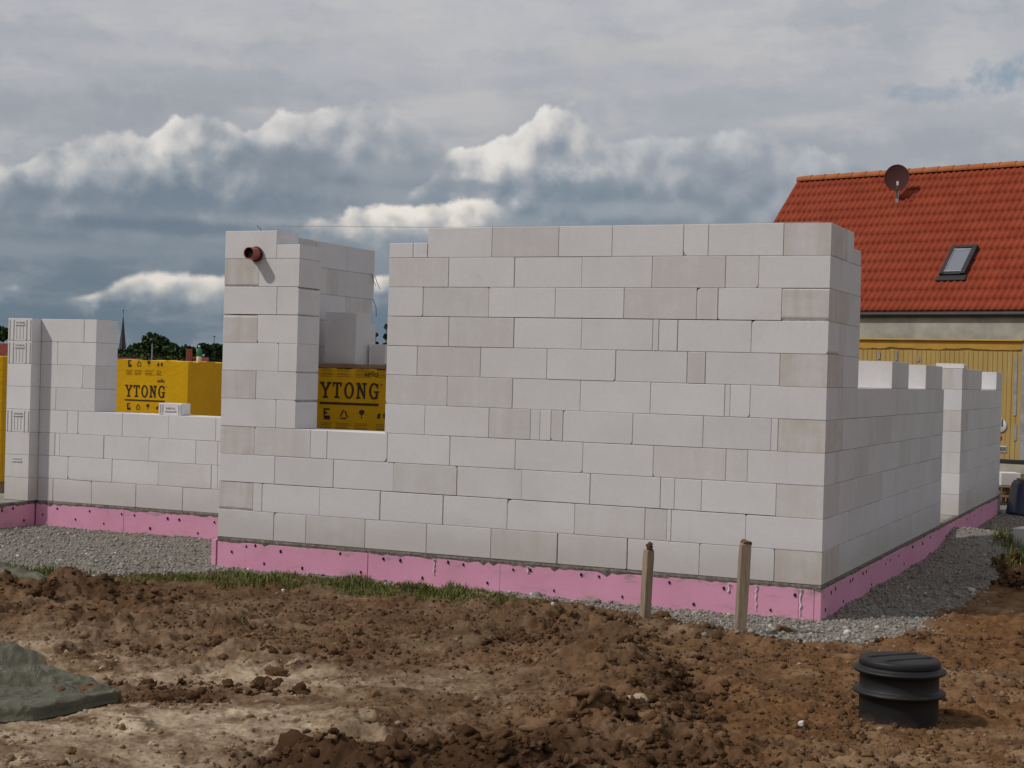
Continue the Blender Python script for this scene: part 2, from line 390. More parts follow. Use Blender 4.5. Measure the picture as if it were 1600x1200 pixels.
def gravel_mat(name, stone=False):
    m, t, b = newmat(name)
    geo = t.new('ShaderNodeNewGeometry'); pos = geo.outputs['Position']
    if stone:
        rnd = t.new('ShaderNodeAttribute', attribute_name='tint').outputs['Fac']
        c = t.ramp(rnd, [(0, (.12, .108, .095)), (.3, (.23, .21, .185)), (.6, (.32, .295, .262)), (.88, (.43, .40, .36)), (1, (.60, .57, .53))])
        n = t.noise(pos, 90, 4, .6); c = t.mix(t.math('MULTIPLY', n, .4), c, (.17, .145, .12))
    else:
        v = t.vor(pos, 55); n = t.noise(pos, 3, 5, .6)
        c = t.mix(t.remap(t.math('MULTIPLY', v.outputs['Distance'], 1.0), .0, .7), (.38, .35, .31), (.17, .155, .135))
        c = t.mix(t.remap(n, .35, .65), c, t.mix(.5, c, (.20, .17, .135)))
    t.put(b.inputs['Base Color'], c); b.inputs['Roughness'].default_value = .92; b.inputs['Specular IOR Level'].default_value = .15
    if not stone:
        bn = t.new('ShaderNodeBump'); bn.inputs['Strength'].default_value = .9; bn.inputs['Distance'].default_value = .012
        t.put(bn.inputs['Height'], t.math('SUBTRACT', 1.0, v.outputs['Distance'])); t.l.new(bn.outputs[0], b.inputs['Normal'])
    return m
GRAV = gravel_mat('crushed_stone_bed'); GSTONE = gravel_mat('crushed_stone', True)

def clod_mat():
    m, t, b = newmat('soil_clod')
    geo = t.new('ShaderNodeNewGeometry'); pos = geo.outputs['Position']
    rnd = t.new('ShaderNodeAttribute', attribute_name='tint').outputs['Fac']
    c = t.ramp(rnd, [(0, (.040, .022, .012)), (.35, (.100, .054, .028)), (.7, (.19, .112, .062)), (.88, (.32, .225, .14)), (1, (.48, .38, .27))])
    n = t.noise(pos, 55, 5, .65); c = t.mix(t.math('MULTIPLY', t.remap(n, .35, .7), .6), c, t.mix(.5, c, (.05, .025, .012)))
    t.put(b.inputs['Base Color'], c); b.inputs['Roughness'].default_value = .97; b.inputs['Specular IOR Level'].default_value = .05
    bn = t.new('ShaderNodeBump'); bn.inputs['Strength'].default_value = .8; bn.inputs['Distance'].default_value = .008
    t.put(bn.inputs['Height'], n); t.l.new(bn.outputs[0], b.inputs['Normal'])
    return m
CLODM = clod_mat()

def leaf_mat(name, a, bcol, c3):
    m, t, b = newmat(name)
    rnd = t.new('ShaderNodeAttribute', attribute_name='tint').outputs['Fac']
    c = t.ramp(rnd, [(0, a), (.6, bcol), (1, c3)])
    t.put(b.inputs['Base Color'], c); b.inputs['Roughness'].default_value = .7; b.inputs['Specular IOR Level'].default_value = .2
    return m
GRASSM = leaf_mat('grass_blades', (.075, .085, .022), (.13, .15, .035), (.30, .26, .10))
LEAFD = leaf_mat('broadleaf_foliage', (.012, .026, .008), (.030, .058, .014), (.06, .10, .022))
LEAFC = leaf_mat('conifer_foliage', (.010, .020, .012), (.018, .036, .018), (.03, .05, .022))

# ------------------------------------------------------------------ object helpers
def tag(o, label=None, cat=None, group=None, kind=None):
    if label: o['label'] = label
    if cat: o['category'] = cat
    if group: o['group'] = group
    if kind: o['kind'] = kind
    return o
def empty(name, loc=(0, 0, 0), rz=0.0, **kw):
    o = bpy.data.objects.new(name, None); COL.objects.link(o); o.location = loc; o.rotation_euler = (0, 0, rz); o.empty_display_size = .2
    return tag(o, **kw)
def link(name, me, mats, parent=None, smooth=False):
    for m in (mats if isinstance(mats, (list, tuple)) else [mats]): me.materials.append(m)
    o = bpy.data.objects.new(name, me); COL.objects.link(o)
    if parent is not None: o.parent = parent
    if smooth: me.polygons.foreach_set('use_smooth', [True] * len(me.polygons))
    return o
class MB:
    """collects polygons; build() links them as one mesh object"""
    def __init__(s): s.v = []; s.f = []; s.mi = []; s.t = []
    def add(s, verts, faces, mi=0, tint=None):
        o = len(s.v); s.v += [tuple(x) for x in verts]
        for f in faces: s.f.append([i + o for i in f]); s.mi.append(mi); s.t.append(tint or (1, 0, 0))
    def box(s, x0, x1, y0, y1, z0, z1, c=0.0, mi=0, tint=None, mat=None):
        v = []; f = []
        if c <= 0:
            for z in (z0, z1):
                for y in (y0, y1):
                    for x in (x0, x1): v.append((x, y, z))
            f = [(0, 2, 3, 1), (4, 5, 7, 6), (0, 1, 5, 4), (2, 6, 7, 3), (0, 4, 6, 2), (1, 3, 7, 5)]
        else:
            idx = {}
            for iz, z in enumerate((z0, z1)):
                for iy, y in enumerate((y0, y1)):
                    for ix, x in enumerate((x0, x1)):
                        sx, sy, sz = (1 - 2 * ix) * c, (1 - 2 * iy) * c, (1 - 2 * iz) * c
                        for k, p in enumerate(((x, y + sy, z + sz), (x + sx, y, z + sz), (x + sx, y + sy, z))):
                            idx[(ix, iy, iz, k)] = len(v); v.append(p)
            I = idx
            for ix in (0, 1):
                q = [I[(ix, 0, 0, 0)], I[(ix, 1, 0, 0)], I[(ix, 1, 1, 0)], I[(ix, 0, 1, 0)]]; f.append(q if ix else q[::-1])
            for iy in (0, 1):
                q = [I[(0, iy, 0, 1)], I[(0, iy, 1, 1)], I[(1, iy, 1, 1)], I[(1, iy, 0, 1)]]; f.append(q if iy else q[::-1])
            for iz in (0, 1):
                q = [I[(0, 0, iz, 2)], I[(1, 0, iz, 2)], I[(1, 1, iz, 2)], I[(0, 1, iz, 2)]]; f.append(q if iz else q[::-1])
            for iy in (0, 1):
                for iz in (0, 1): f.append([I[(0, iy, iz, 1)], I[(1, iy, iz, 1)], I[(1, iy, iz, 2)], I[(0, iy, iz, 2)]])
            for ix in (0, 1):
                for iz in (0, 1): f.append([I[(ix, 0, iz, 0)], I[(ix, 1, iz, 0)], I[(ix, 1, iz, 2)], I[(ix, 0, iz, 2)]])
                for iy in (0, 1): f.append([I[(ix, iy, 0, 0)], I[(ix, iy, 1, 0)], I[(ix, iy, 1, 1)], I[(ix, iy, 0, 1)]])
            for ix in (0, 1):
                for iy in (0, 1):
                    for iz in (0, 1): f.append([I[(ix, iy, iz, 0)], I[(ix, iy, iz, 1)], I[(ix, iy, iz, 2)]])
        if mat is not None: v = [tuple(mat @ Vector(p)) for p in v]
        s.add(v, f, mi, tint)
    def lathe(s, prof, n=48, c=(0, 0, 0), mi=0, axis='z', tint=None, mat=None):
        v = []; m = len(prof)
        for i in range(n):
            a = 2 * math.pi * i / n
            for r, z in prof: v.append((c[0] + r * math.cos(a), c[1] + r * math.sin(a), c[2] + z))
        f = [[i * m + k, ((i + 1) % n) * m + k, ((i + 1) % n) * m + k + 1, i * m + k + 1] for i in range(n) for k in range(m - 1)]
        if mat is not None: v = [tuple(mat @ Vector(p)) for p in v]
        s.add(v, f, mi, tint)
    def tube(s, pts, r, n=8, mi=0, tint=None):
        pts = [Vector(p) for p in pts]; v = []; rs = r if isinstance(r, (list, tuple)) else [r] * len(pts)
        for i, p in enumerate(pts):
            t = (pts[min(i + 1, len(pts) - 1)] - pts[max(i - 1, 0)]).normalized()
            a = t.orthogonal().normalized() if i == 0 else (a - t * a.dot(t)).normalized()
            bb = t.cross(a)
            for k in range(n):
                an = 2 * math.pi * k / n; v.append(tuple(p + (a * math.cos(an) + bb * math.sin(an)) * rs[i]))
        f = [[i * n + k, i * n + (k + 1) % n, (i + 1) * n + (k + 1) % n, (i + 1) * n + k] for i in range(len(pts) - 1) for k in range(n)]
        f.append(list(range(n))[::-1]); f.append([(len(pts) - 1) * n + k for k in range(n)])
        s.add(v, f, mi, tint)
    def prism(s, poly, y0, y1, mi=0, mat=None, tint=None):
        """poly in (x,z), extruded along y"""
        n = len(poly); v = [(x, y0, z) for x, z in poly] + [(x, y1, z) for x, z in poly]
        f = [list(range(n)), list(range(n, 2 * n))[::-1]] + [[i, i + n, (i + 1) % n + n, (i + 1) % n] for i in range(n)]
        if mat is not None: v = [tuple(mat @ Vector(p)) for p in v]
        s.add(v, f, mi, tint)
    def mesh(s, name):
        me = bpy.data.meshes.new(name); me.from_pydata(s.v, [], s.f)
        me.polygons.foreach_set('material_index', s.mi)
        ca = me.color_attributes.new('tint', 'FLOAT_COLOR', 'CORNER')
        cols = []
        for f, t in zip(s.f, s.t): cols += [t[0], t[1], t[2], 1.0] * len(f)
        ca.data.foreach_set('color', cols)
        bm = bmesh.new(); bm.from_mesh(me); bmesh.ops.recalc_face_normals(bm, faces=bm.faces); bm.to_mesh(me); bm.free()
        return me
    def build(s, name, mats, parent=None, smooth=False): return link(name, s.mesh(name), mats, parent, smooth)

def npmesh(name, verts, faces, tint=None, cname='tint'):
    """verts Nx3, faces MxK array; tint per-vertex (N,) or (N,3)"""
    me = bpy.data.meshes.new(name); K = faces.shape[1]
    me.vertices.add(len(verts)); me.vertices.foreach_set('co', np.ascontiguousarray(verts, dtype=np.float32).ravel())
    me.loops.add(faces.size); me.loops.foreach_set('vertex_index', np.ascontiguousarray(faces, dtype=np.int32).ravel())
    me.polygons.add(len(faces)); me.polygons.foreach_set('loop_start', np.arange(0, faces.size, K, dtype=np.int32))
    if tint is not None:
        ca = me.color_attributes.new(cname, 'FLOAT_COLOR', 'POINT')
        t = tint if tint.ndim == 2 else np.stack([tint] * 3, 1)
        ca.data.foreach_set('color', np.concatenate([t, np.ones((len(t), 1))], 1).astype(np.float32).ravel())
    me.update(calc_edges=True); me.validate()
    return me

# ------------------------------------------------------------------ noise in numpy
def _hash(ix, iy, s):
    h = (ix.astype(np.int64) * 374761393 + iy.astype(np.int64) * 668265263 + s * 1442695041) & 0xffffffff
    h = ((h ^ (h >> 13)) * 1274126177) & 0xffffffff
    return ((h ^ (h >> 16)) & 0xffffff) / 0xffffff
def vnoise(x, y, s=0):
    ix = np.floor(x); iy = np.floor(y); fx = x - ix; fy = y - iy
    ix = ix.astype(np.int64); iy = iy.astype(np.int64)
    ux = fx * fx * fx * (fx * (fx * 6 - 15) + 10); uy = fy * fy * fy * (fy * (fy * 6 - 15) + 10)
    a = _hash(ix, iy, s); b = _hash(ix + 1, iy, s); c = _hash(ix, iy + 1, s); d_ = _hash(ix + 1, iy + 1, s)
    return (a * (1 - ux) + b * ux) * (1 - uy) + (c * (1 - ux) + d_ * ux) * uy
def fbm(x, y, f, o=5, s=0, g=.5):
    r = 0; a = 1.0; t = 0
    for k in range(o):
        ca, sa = math.cos(.6 * k), math.sin(.6 * k)
        r = r + a * vnoise((x * ca - y * sa) * f + 17.3 * k, (x * sa + y * ca) * f - 9.1 * k, s + k); t += a; a *= g; f *= 2.03
    return r / t - .5
def sstep(v, a, b):
    t = np.clip((v - a) / (b - a), 0, 1); return t * t * (3 - 2 * t)

F2 = np.array([math.sin(YAW), math.cos(YAW)]); RR = np.array([math.cos(YAW), -math.sin(YAW)])
def wd(a, dd):      # metres to the right of / ahead of the viewpoint -> world x, y
    return CAM[0] + a * RR[0] + dd * F2[0], CAM[1] + a * RR[1] + dd * F2[1]
def to_ad(x, y):
    dx = x - CAM[0]; dy = y - CAM[1]; return dx * RR[0] + dy * RR[1], dx * F2[0] + dy * F2[1]

GRAVEL_POLY = np.array([(-16, -1.05), (-7.6, -1.0), (-6.96, -1.08), (-6.3, -1.22), (-5.75, -1.3), (-5.60, -.65), (-5.2, -.33), (-4.6, -.16), (-3.7, -.14), (-3.0, -.2), (-2.3, -.30), (-1.7, -.30), (-1.25, -.50), (-.75, -.82), (-.35, -.95), (.1, -1.12), (.42, -1.0), (.72, -.30), (.72, .5), (.80, 1.3), (.92, 2.2), (.92, 3.2), (1.0, 4.5), (1.0, 6.2), (1.9, 9), (3.0, 12.2), (3, 14), (-16, 14)])
def poly_sd(x, y, poly):
    sd_ = np.full(x.shape, 1e9); inside = np.zeros(x.shape, bool); n = len(poly)
    for i in range(n):
        x0, y0 = poly[i]; x1, y1 = poly[(i + 1) % n]; ex, ey = x1 - x0, y1 - y0
        t = np.clip(((x - x0) * ex + (y - y0) * ey) / (ex * ex + ey * ey), 0, 1)
        sd_ = np.minimum(sd_, np.hypot(x - x0 - t * ex, y - y0 - t * ey))
        c = ((y0 > y) != (y1 > y)) & (x < (x1 - x0) * (y - y0) / (y1 - y0 + 1e-12) + x0); inside ^= c
    return np.where(inside, -sd_, sd_)
GRASS_POLY = np.array([(-5.45, -1.45), (-5.35, -.75), (-5.0, -.38), (-4.4, -.22), (-3.6, -.2), (-2.9, -.28), (-2.25, -.40), (-2.1, -.62), (-2.5, -.98), (-3.1, -.95), (-3.9, -.80), (-4.5, -.95), (-5.0, -1.25)])
GRASS_POLY2 = np.array([(-8.5, -1.15), (-7, -1.15), (-6.4, -1.25), (-5.95, -1.3), (-6.2, -1.75), (-7, -2.0), (-8.5, -2.2)])
GRASS_POLY3 = np.array([(1.02, 2.9), (.95, 4.0), (1.0, 5.2), (.62, 5.9), (.6, 6.8), (1.2, 8.0), (3.5, 8), (3.5, 3)])
MOUNDS = [(-.89, 6.85, .05, .12, .10), (-.62, 6.75, .05, .30, .12), (.20, 7.25, .13, .40, .22), (-.40, 6.85, .07, .45, .2), (.60, 9.35, .21, .40, .60), (1.12, 9.05, -.16, .18, .45), (.86, 8.55, .06, .15, .25), (.75, 11.0, .06, .45, .30), (.32, 11.2, .07, .35, .22), (.02, 10.9, .05, .3, .2),
          (1.25, 10.9, .04, .35, .18), (4.62, 13.9, .24, .38, .42), (4.3, 13.4, .05, .4, .3), (-3.30, 11.9, .13, .28, .20), (-3.85, 11.7, .10, .40, .28), (-2.9, 12.1, .05, .4, .2), (.48, 8.25, .10, .24, .15), (.78, 8.1, .05, .15, .12), (.95, 7.4, .07, .4, .25),
          (2.1, 9.9, .05, .3, .2), (2.35, 8.6, .03, .25, .15), (3.0, 10.6, .05, .6, .25), (2.75, 9.35, .04, .25, .15), (-1.35, 9.5, .035, .5, .3), (-2.2, 10.6, .04, .5, .25), (-.9, 8.6, .03, .5, .2), (-.4, 10.3, .04, .6, .2), (-1.9, 7.9, .02, .6, .2)]
def gsd(x, y): return poly_sd(x, y, GRAVEL_POLY) + fbm(x, y, 3.0, 4, 50) * .22 + fbm(x, y, 14.0, 3, 55) * .10
def dryness(a, dd, x, y):
    v = np.exp(-(((a + 1.75) / 1.15) ** 2 + ((dd - 7.6) / 1.0) ** 2)) * 1.3
    v += np.exp(-(((a + 2.9) / .9) ** 2 + ((dd - 9.3) / .8) ** 2)) * .8
    v += np.exp(-(((a + 1.0) / .8) ** 2 + ((dd - 8.9) / .35) ** 2)) * .6
    v += np.exp(-(((a - 2.6) / 1.0) ** 2 + ((dd - 7.6) / .7) ** 2)) * .35 + np.exp(-(((a - 3.1) / .7) ** 2 + ((dd - 9.9) / .6) ** 2)) * .25
    v -= np.exp(-(((a + 1.75) / .48) ** 2 + ((dd - 8.35) / .28) ** 2)) * 1.0 + np.exp(-(((a + .6) / .5) ** 2 + ((dd - 6.8) / .35) ** 2)) * 1.3
    return np.clip(v + fbm(x, y, 1.6, 4, 70) * .7, 0, 1)
def darkness(a, dd, x, y):
    v = np.exp(-(((a - .05) / .95) ** 2 + ((dd - 7.1) / .50) ** 2)) * 1.1 + np.exp(-(((a + .75) / .45) ** 2 + ((dd - 6.7) / .28) ** 2)) * 1.2
    v += np.exp(-(((a - 1.0) / .35) ** 2 + ((dd - 9.0) / .6) ** 2)) * .7  # shaded slope of the hollow, darkened in the soil colour
    v += np.exp(-(((a - .15) / .8) ** 2 + ((dd - 10.6) / .4) ** 2)) * .6
    v += np.exp(-(((a + 3.2) / .7) ** 2 + ((dd - 12.0) / .35) ** 2)) * .7
    v += np.exp(-(((a - 4.6) / .5) ** 2 + ((dd - 13.8) / .5) ** 2)) * 1.3
    v += np.exp(-(((a + 1.75) / .55) ** 2 + ((dd - 8.3) / .30) ** 2)) * .5
    v += np.exp(-(((a + 1.2) / 1.6) ** 2 + ((dd - 11.6) / .5) ** 2)) * .35
    return np.clip(v + fbm(x, y, 2.1, 4, 90) * .9 - .06, 0, 1)
def height(x, y, detail=True):
    x = np.asarray(x, float); y = np.asarray(y, float)
    a, dd = to_ad(x, y)
    sd_ = gsd(x, y)
    earth = sstep(sd_, -.05, .10)
    z = -.27 + earth * .02
    m = 0
    for ma, md, amp, ra, rd in MOUNDS:
        m = m + amp * np.exp(-(((a - ma) / ra) ** 2 + ((dd - md) / rd) ** 2))
    warp = 1 + fbm(x, y, 4, 3, 33) * 1.2
    z = z + m * warp
    dry = dryness(a, dd, x, y)
    rough = (1 - .72 * dry) * earth
    right = sstep(a, 1.3, 2.2)
    rough = rough * (1 - .35 * right)
    patch = sstep(fbm(x, y, 1.1, 3, 303), -.06, .16)
    z = z + rough * (fbm(x, y, 1.5, 3, 3) * .11 + np.abs(fbm(x, y, 4.2, 4, 13)) * (.10 + .22 * patch) - .03)
    near = np.exp(-((dd - 9.5) / 7.0) ** 4)
    if detail:
        z = z + near * earth * ((.35 + .65 * rough) * (np.abs(fbm(x, y, 16, 3, 23)) * .05 + fbm(x, y, 45, 2, 29) * .016))
    z = z + (1 - earth) * (fbm(x, y, 2.5, 3, 41) * .035 + near * fbm(x, y, 30, 3, 43) * .014)
    # gravel ramp heaped at the doorway
    z = z + .15 * np.exp(-(((x - .1) / .75) ** 2 + ((y - 6.9) / .95) ** 2))
    # distant ground falls away slightly towards the village
    z = z - 3.2 * sstep(dd, 45, 170)
    return z
def hz(x, y): return float(height(np.array([x]), np.array([y]))[0])

# ------------------------------------------------------------------ ground and gravel from one height field
def terrain():
    tdense = np.linspace(-.37, .37, 860)
    tl = -.37 - np.cumsum(np.geomspace(.002, .35, 34)); tr = .37 + np.cumsum(np.geomspace(.002, .35, 34))
    T = np.concatenate([tl[::-1], tdense, tr])
    D = np.concatenate([np.linspace(.4, 6.3, 45, endpoint=False), np.geomspace(6.3, 15.0, 640, endpoint=False), np.geomspace(15, 60, 150, endpoint=False), np.geomspace(60, 3500, 40)])
    TT, DD = np.meshgrid(T, D)
    A = TT * (DD + .8)
    X, Y = wd(A, DD)
    Z = height(X, Y)
    a, dd = A, DD
    soil = np.stack([dryness(a, dd, X, Y), darkness(a, dd, X, Y), np.zeros_like(X)], -1)
    gr = np.minimum(np.minimum(poly_sd(X, Y, GRASS_POLY), poly_sd(X, Y, GRASS_POLY2)), poly_sd(X, Y, GRASS_POLY3))
    soil[..., 2] = np.clip(sstep(gr, .12, -.1) * .9 + sstep(dd, 16, 20) * .9, 0, 1)
    sdv = gsd(X, Y)
    nr, nc = X.shape
    V = np.stack([X, Y, Z], -1).reshape(-1, 3)
    idx = np.arange(nr * nc).reshape(nr, nc)
    Q = np.stack([idx[:-1, :-1], idx[:-1, 1:], idx[1:, 1:], idx[1:, :-1]], -1).reshape(-1, 4)
    msk = (sdv[:-1, :-1] < 0).reshape(-1)
    def sub(m, name, mat, kind):
        q = Q[m]; u, inv = np.unique(q, return_inverse=True)
        me = npmesh(name, V[u], inv.reshape(q.shape), soil.reshape(-1, 3)[u], 'soil')
        o = link(name, me, mat, smooth=True); tag(o, kind=kind); return o
    sub(~msk, 'ground', SOIL, 'structure'); sub(msk, 'gravel_bed', GRAV, 'structure')
terrain()

# ------------------------------------------------------------------ scattered small stuff, merged
def rock_protos(n, sub, seed, squash=.75, jag=.35):
    out_ = []; rg = np.random.default_rng(seed)
    for i in range(n):
        bm = bmesh.new(); bmesh.ops.create_icosphere(bm, subdivisions=sub, radius=1)
        v = np.array([x.co[:] for x in bm.verts]); f = np.array([[q.index for q in p.verts] for p in bm.faces]); bm.free()
        k = rg.normal(size=(5, 3)); ph = rg.uniform(0, 6, 5)
        r = 1 + sum(jag * .3 * np.sin(v @ (k[j] * (1.2 + j)) + ph[j]) for j in range(5)) + rg.uniform(-.09, .09, len(v)) * jag * 2
        v = v * r[:, None] * np.array([1, rg.uniform(.65, .95), squash * rg.uniform(.75, 1.1)])
        out_.append((v, f))
    return out_
def scatter(name, protos, xs, ys, sizes, tints, mat, sink=.3, smooth=False, zs=None, kind='stuff', label=None, cat=None):
    zz = height(xs, ys) if zs is None else zs
    Vs = []; Fs = []; Ts = []; off = 0
    pi = RNG.integers(0, len(protos), len(xs)); rot = RNG.uniform(0, 6.283, len(xs)); tilt = RNG.normal(0, .3, len(xs))
    for p, (v, f) in enumerate(protos):
        sel = np.where(pi == p)[0]
        if not len(sel): continue
        c, s_ = np.cos(rot[sel]), np.sin(rot[sel]); ct, st = np.cos(tilt[sel]), np.sin(tilt[sel])
        x, y, z = v[:, 0][None], v[:, 1][None], v[:, 2][None]
        x1 = x * ct[:, None] + z * st[:, None]; z1 = -x * st[:, None] + z * ct[:, None]
        X = (x1 * c[:, None] - y * s_[:, None]) * sizes[sel, None] + xs[sel, None]
        Y = (x1 * s_[:, None] + y * c[:, None]) * sizes[sel, None] + ys[sel, None]
        Z = z1 * sizes[sel, None] + zz[sel, None] + sizes[sel, None] * (.5 - sink)
        W = np.stack([X, Y, Z], -1).reshape(-1, 3)
        FF = (f[None] + (np.arange(len(sel)) * len(v))[:, None, None]).reshape(-1, f.shape[1]) + off
        Vs.append(W); Fs.append(FF); Ts.append(np.repeat(tints[sel], len(v))); off += len(W)
    me = npmesh(name, np.concatenate(Vs), np.concatenate(Fs), np.concatenate(Ts))
    return tag(link(name, me, mat, smooth=smooth), kind=kind, label=label, cat=cat)
# gravel stones
def rand_view(n, d0, d1, t=.36):
    dd = d0 * (d1 / d0) ** RNG.random(n); a = RNG.uniform(-t, t, n) * dd
    return wd(a, dd)
gx, gy = rand_view(95000, 10.4, 23, .37)
sdg = gsd(gx, gy)
ins = (gx > -5.47) & (gx < 0) & (gy > 0) | (gx <= -5.4) & (gx > -9.13) & (gy > 1.8) | (gx <= -9.12) & (gy > .3)
pr = np.where(sdg < 0, 1.0, np.exp(-sdg / .12) * .4)
k = (~ins) & (RNG.random(len(gx)) < pr); gx, gy = gx[k], gy[k]
gs = np.clip(RNG.lognormal(-4.75, .42, len(gx)), .005, .030)
scatter('gravel', rock_protos(7, 1, 3, .8, .5), gx, gy, gs, np.clip(RNG.normal(.5, .22, len(gx)), 0, 1), GSTONE, .25, label='grey crushed stone strewn along the foot of the pink foundation', cat='gravel')
# soil crumbs and clods
cx, cy = rand_view(42000, 6.2, 14.5, .40)
a_, d_ = to_ad(cx, cy); sdc = gsd(cx, cy); dr = dryness(a_, d_, cx, cy)
k = (sdc > -.12) & (RNG.random(len(cx)) < (1 - .72 * dr) * sstep(sdc, -.12, .1)) & ~((cx > -5.5) & (cy > -.04)) ; k &= (fbm(cx, cy, 3.2, 3, 120) + .14 > RNG.uniform(-.1, .3, len(cx)))
cx, cy = cx[k], cy[k]; a_, d_, dr = a_[k], d_[k], dr[k]
cs = np.clip(RNG.lognormal(-4.95, .55, len(cx)), .004, .028)
dk = darkness(a_, d_, cx, cy)
ct_ = np.clip(.50 + dr * .44 - dk * .38 + RNG.normal(0, .13, len(cx)), 0, .97)
scatter('soil_crumbs', rock_protos(8, 2, 5, .8, .45), cx, cy, cs, ct_, CLODM, .35, label='loose crumbs of brown soil over the bare earth', cat='soil')
# bigger clods clustered on the heaps
bx, by = rand_view(5200, 6.4, 14.3, .38)
a_, d_ = to_ad(bx, by); mm = sum(abs(amp) * np.exp(-(((a_ - ma) / (ra * 1.3)) ** 2 + ((d_ - md) / (rd * 1.4)) ** 2)) for ma, md, amp, ra, rd in MOUNDS)
k = (gsd(bx, by) > .02) & (RNG.random(len(bx)) < np.clip(mm * 2.2 + .30 * sstep(fbm(bx, by, 1.1, 3, 303), .0, .2) * (1 - .8 * dryness(a_, d_, bx, by)), 0.008, .5)); bx, by, a_, d_ = bx[k], by[k], a_[k], d_[k]
bs = np.clip(RNG.lognormal(-4.05, .42, len(bx)), .011, .044)
bt = np.clip(.48 - darkness(a_, d_, bx, by) * .32 + dryness(a_, d_, bx, by) * .25 + RNG.normal(0, .12, len(bx)), .02, .92)
scatter('soil_clods', rock_protos(10, 3, 9, .7, .55), bx, by, bs, bt, CLODM, .42, label='fist sized clods of dug earth on the heaps', cat='soil')

# angular clods heaped along the near edge and round the hollow
def cluster(a0, a1, d0, d1, n, lo, hi, tint, seed):
    rg_ = np.random.default_rng(seed); a_ = rg_.uniform(a0, a1, n); d_ = rg_.uniform(d0, d1, n); x_, y_ = wd(a_, d_)
    k_ = (fbm(x_, y_, 3.5, 3, 333) > -.06); x_, y_ = x_[k_], y_[k_]
    sz_ = lo * (hi / lo) ** (rg_.random(len(x_)) ** 1.8)
    return x_, y_, sz_, np.clip(rg_.normal(tint, .13, len(x_)), 0, .9)
CL = [cluster(-1.05, 1.1, 6.6, 7.25, 260, .010, .042, .27, 1), cluster(.70, 1.30, 8.45, 9.9, 170, .014, .042, .25, 2), cluster(.35, 1.15, 7.9, 8.45, 100, .014, .045, .32, 3), cluster(-.2, 1.2, 10.3, 11.3, 170, .012, .036, .42, 4),
      cluster(-4.0, -2.8, 11.4, 12.3, 110, .014, .045, .27, 5), cluster(-2.4, -1.1, 8.1, 8.7, 130, .014, .038, .33, 6), cluster(4.1, 5.0, 13.4, 14.2, 120, .02, .07, .18, 7), cluster(1.3, 3.8, 10.4, 11.2, 170, .014, .042, .5, 8), cluster(-2.6, .2, 9.3, 10.6, 200, .014, .036, .42, 9)]
X_, Y_, Z_, T_ = [np.concatenate(q) for q in zip(*CL)]; k_ = gsd(X_, Y_) > .02
scatter('soil_clods', rock_protos(12, 3, 19, .72, .85), X_[k_], Y_[k_], Z_[k_], T_[k_], CLODM, .38, label='angular dark clods heaped along the ridges of dug earth', cat='soil')

# grass
def grass(name, poly, n, hmin, hmax, dens_noise=.12, seed=5, label=None):
    rg = np.random.default_rng(seed)
    x0, y0 = poly.min(0); x1, y1 = poly.max(0)
    x = rg.uniform(x0 - .2, x1 + .2, n); y = rg.uniform(y0 - .2, y1 + .2, n)
    s_ = poly_sd(x, y, poly) + fbm(x, y, 2.4, 4, 77) * .55
    k = (s_ < .04) & (rg.random(n) < np.clip(.30 - s_ * 2.6, .04, 1)) & (fbm(x, y, 5, 3, 78) > rg.uniform(-.25, .12, n))
    x, y = x[k], y[k]; m = len(x); z = height(x, y)
    h = rg.uniform(hmin, hmax, m) * (1 + fbm(x, y, 5, 2, 79) * 1.4); an = rg.uniform(0, 6.283, m); lean = rg.uniform(.15, 1.0, m) * h; wdt = rg.uniform(.0018, .0042, m)
    dx, dy = np.cos(an), np.sin(an); px, py = -dy * wdt, dx * wdt
    p0 = np.stack([x - px, y - py, z - .01], 1); p1 = np.stack([x + px, y + py, z - .01], 1)
    mx, my, mz = x + dx * lean * .35, y + dy * lean * .35, z + h * .6
    p2 = np.stack([mx + px * .8, my + py * .8, mz], 1); p3 = np.stack([mx - px * .8, my - py * .8, mz], 1)
    tx, ty, tz = x + dx * lean, y + dy * lean, z + h
    p4 = np.stack([tx + px * .15, ty + py * .15, tz], 1); p5 = np.stack([tx - px * .15, ty - py * .15, tz], 1)
    V = np.stack([p0, p1, p2, p3, p4, p5], 1).reshape(-1, 3); b = (np.arange(m) * 6)[:, None]
    Fq = np.concatenate([b + np.array([[0, 1, 2, 3]]), b + np.array([[3, 2, 4, 5]])], 0)
    t = np.repeat(np.clip(rg.normal(.45, .25, m), 0, 1), 6)
    return tag(link(name, npmesh(name, V, Fq, t), GRASSM), kind='stuff', label=label, cat='grass')
grass('grass', GRASS_POLY, 52000, .015, .048, seed=5, label='strip of short green grass in front of the pink plinth')
grass('grass', GRASS_POLY2, 34000, .03, .08, seed=6, label='green grass at the left end between the gravel and the soil heaps')
grass('grass', GRASS_POLY3, 40000, .04, .13, seed=8, label='green grass at the right edge behind the dark sod')
SPARSE = np.array([(-3.8, -3.4), (-2.2, -1.5), (-1.6, -2.0), (-2.2, -3.4)])
grass('grass', SPARSE, 1500, .015, .035, seed=9, label='sparse pale grass sprouting from the trampled earth')

